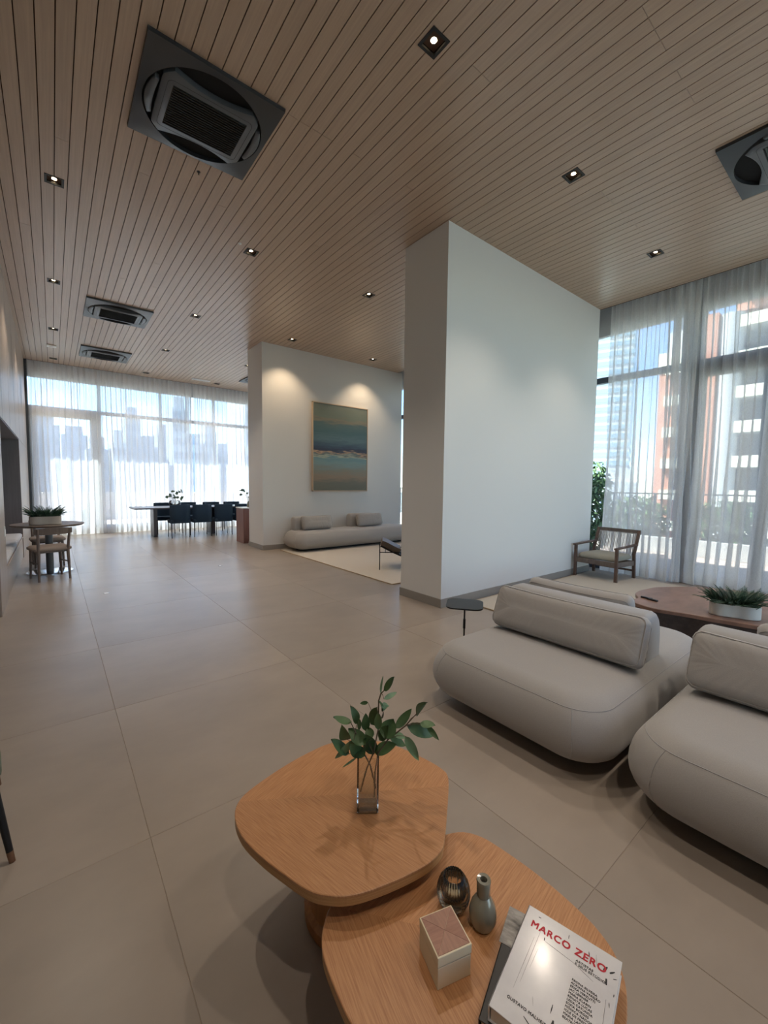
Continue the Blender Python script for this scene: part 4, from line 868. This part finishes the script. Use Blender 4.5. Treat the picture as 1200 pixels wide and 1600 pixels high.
def dchair(label, loc, rz):
    t = thing('dining_chair', label, 'chair', loc, rz)               # local +x is the way it faces
    for s_ in (-1, 1):
        MB().bar((-.22, s_ * .185, 0), (-.20, s_ * .175, .46), .015, .021, 10).build('leg', 'grey_wood', t, smooth=True); MB().bar((.20, s_ * .19, 0), (.19, s_ * .18, .445), .015, .021, 10).build('leg', 'grey_wood', t, smooth=True)
        MB().bar((-.20, s_ * .175, .44), (-.26, s_ * .19, .77), .021, .016, 10).build('back_post', 'grey_wood', t, smooth=True); MB().bar((-.205, s_ * .18, .26), (.195, s_ * .185, .24), .011, .011, 8).build('side_stretcher', 'grey_wood', t)
    b = MB(); rg = []
    for i in range(13):
        u = -1 + i / 6; x = -.225 - .05 * (1 - u * u); y = u * .225; w_ = .013; hgt = .05 - .012 * abs(u) ** 3
        rg.append([(x - w_, y, .735 - hgt), (x + w_, y, .735 - hgt), (x + w_ - .012, y, .735 + hgt), (x - w_ - .012, y, .735 + hgt)])
    b.layers(rg); b.build('back_rail', 'grey_wood', t, smooth=True, ang=50)
    b = soft_body(.22, .235, [(.02, .435), (0, .45), (0, .478), (.03, .498), (.08, .503)], .07, 6); b.build('seat', 'grey_seat', t, smooth=True, ang=60); MB().rbox((0, 0, .425), (.38, .36, .03), .005).build('apron', 'grey_wood', t); return t
mat('grey_seat', (146, 132, 122), .85)
dchair('wooden dining chair with padded seat on the near side of the round table', (-.07, 7.97, 0), R(104)); dchair('wooden dining chair on the far side of the round table, behind its column', (-.10, 9.20, 0), R(-84))
planter('pale oval planter on the round table', 'dark green fern filling the planter on the round table', (-.11, 8.42, .783), R(4), .40, .18, .125, 'planter_wood', 135, .22, 300)

# ================================================================== DINING GROUP
t = thing('dining_table', 'long dark dining table in front of the far curtain', 'table', (0, 0, 0)); 
mat('dark_table', (84, 78, 86), .35)
MB().rbox((3.9, 12.45, .775), (4.65, .95, .035), .004).build('table_top', 'dark_table', t)
for x in (2.10, 3.58, 5.4): MB().rbox((x, 12.55, .378), (.09, .46, .756), .004).build('panel_leg', 'dark_table', t)
def tchair(label, loc, rz):
    t = thing('upholstered_chair', label, 'chair', loc, rz, 'upholstered chairs around the dining table')
    for x in (-.21, .21):
        for y in (-.215, .215): MB().bar((x, y, 0), (x, y, .41), .010, .010, 8).build('leg', 'black', t)
    soft_body(.24, .24, [(.01, .385), (0, .40), (0, .46), (.02, .485), (.07, .49)], .05, 5).build('seat', 'teal_fabric', t, smooth=True, ang=60)
    # back wraps a little round the sides
    b = MB(); rg = []
    for z, g in ((.40, 0), (.42, .01), (.84, .012), (.87, 0)):
        o = []
        for i in range(15):
            a = -1 + i / 7; o.append((-.255 + .10 * abs(a) ** 4 - g, a * (.245 + g * .3), z))
        for i in range(15):
            a = 1 - i / 7; o.append((-.205 + .10 * abs(a) ** 4 + g * .4, a * (.205), z))
        rg.append(o)
    b.layers(rg); b.build('backrest', 'teal_fabric', t, smooth=True, ang=50); return t
ORD = ['first', 'second', 'third', 'fourth', 'fifth']
for i, x in enumerate((2.60, 3.15, 3.72, 4.28, 4.85)): tchair('dark teal chair, back to camera, %s from left at the dining table' % ORD[i], (x, 12.02, 0), R(90))
for i, x in enumerate((2.46, 3.10, 3.78, 4.40)): tchair('dark teal chair on the window side of the dining table, %s from the left' % ORD[i], (x, 13.08, 0), R(-90))
v = thing('bowl', 'round glass bowl on the left part of the dining table', 'bowl', (2.62, 12.55, .793)); MB().lathe([(.06, 0), (.14, .05), (.16, .10), (.13, .16), (.125, .16), (.15, .10), (.13, .055), (.05, .012)], 32).build('glass_body', 'vase_glass', v, smooth=True, ang=60)
def twig(label, loc, tips, lw, seed):
    t = thing('leafy_twig', label, 'plant', loc); random.seed(seed); b = MB()
    for tp in tips: b.path([(0, 0, .015), (tp[0] * .3, tp[1] * .3, tp[2] * .6), tp], [.005, .004, .002], 5)
    b.build('stem', 'stem', t)
    for tp in tips:
        for _ in range(5):
            q = Vector(tp) + Vector((random.uniform(-.1, .1), random.uniform(-.08, .08), random.uniform(-.05, .03))); e = q + Vector((random.uniform(-.1, .1), random.uniform(-.1, .1), random.uniform(-.03, .05))); d = (e - q).normalized(); s_ = d.cross(Vector((.3, -.9, .3))).normalized() * lw; b = MB(); mid = (q + e) / 2
            b.add([q, mid + s_ + Vector((0, 0, .01)), e, mid - s_], [(0, 1, 2, 3)]); b.build('leaf', 'fern', t)
twig('dark leafy twig standing in the glass bowl on the dining table', (2.62, 12.55, .80), [(-.14, 0, .30), (.04, .05, .36), (.13, -.03, .22), (.0, -.1, .27), (.12, .05, .40)], .045, 2)
t = thing('sideboard', 'reddish wood cabinet with a white top behind the rear partition', 'cabinet', (4.45, 10.16, 0)); MB().rbox((0, 0, .42), (1.75, .50, .84), .004).build('cabinet_body', 'cabinet', t); MB().rbox((0, 0, .852), (1.77, .52, .024), .003).build('worktop', 'white_top', t)
for x in (-.58, 0, .58): d = MB().rbox((x, -.255, .43), (.56, .018, .76), .003).build('door', 'cabinet', t); MB().rbox((x + .2, -.268, .6), (.012, .012, .14), .003).build('handle', 'steel_dark', d)
v = thing('small_vase', 'slim vase on the cabinet at the edge of the rear partition', 'vase', (3.80, 10.16, .864)); MB().lathe([(.035, 0), (.05, .05), (.03, .13), (.025, .15), (.02, .15), (.02, .03)], 20).build('vase_body', 'ceramic', v, smooth=True)
twig('thin twig in the vase on the cabinet', (3.80, 10.16, .95), [(-.10, -.05, .22), (-.06, .02, .34), (.1, 0, .28)], .03, 5)

# ================================================================== LEFT EDGE CHAIR, FLOOR DISCS
t = thing('armchair', 'olive green armchair with a black leg cut by the left picture edge', 'chair', (-.53, 2.32, 0), R(8))
for x in (-.27, .27):
    for y in (-.26, .26):
        sx, sy = (1 if x > 0 else -1), (1 if y > 0 else -1)
        lg = MB().bar((x + sx * .046, y + sy * .03, .045), (x, y, .40), .0115, .016, 10).build('leg', 'black', t, smooth=True); MB().bar((x + sx * .052, y + sy * .034, 0), (x + sx * .046, y + sy * .03, .045), .0105, .0118, 10).build('foot_tip', 'foot_wood', lg, smooth=True)
soft_body(.31, .31, [(.03, .30), (0, .335), (0, .40), (.03, .45), (.10, .465)], .10, 6).build('seat', 'green_fabric', t, smooth=True, ang=70)
b = MB(); rg = []
for z, g in ((.36, .0), (.40, .012), (.70, .016), (.76, .004)):
    o = []
    for i in range(21):
        a = R(90 + 180 * i / 20); o.append((.05 + (.37 + g) * math.cos(a), (.34 + g) * math.sin(a), z - (.12 * (1 + math.cos(a)) if z > .6 else 0)))
    for i in range(21):
        a = R(270 - 180 * i / 20); o.append((.05 + (.31 - g * .5) * math.cos(a), (.28 - g * .5) * math.sin(a), z - (.12 * (1 + math.cos(a)) if z > .6 else 0)))
    rg.append(o)
b.layers(rg); b.build('backrest', 'green_fabric', t, smooth=True, ang=50)
for x, y, lab in ((.505, 6.474, 'small pale floor disc nearer the round table'), (2.273, 7.479, 'small pale floor disc farther right in the aisle')):
    t = thing('floor_outlet', lab, 'floor outlet', (x, y, 0)); MB().lathe([(.035, 0), (.034, .003)], 24).build('ring', 'chrome', t); MB().lathe([(.026, .003), (.025, .0042)], 24).build('lid', 'plastic', t)
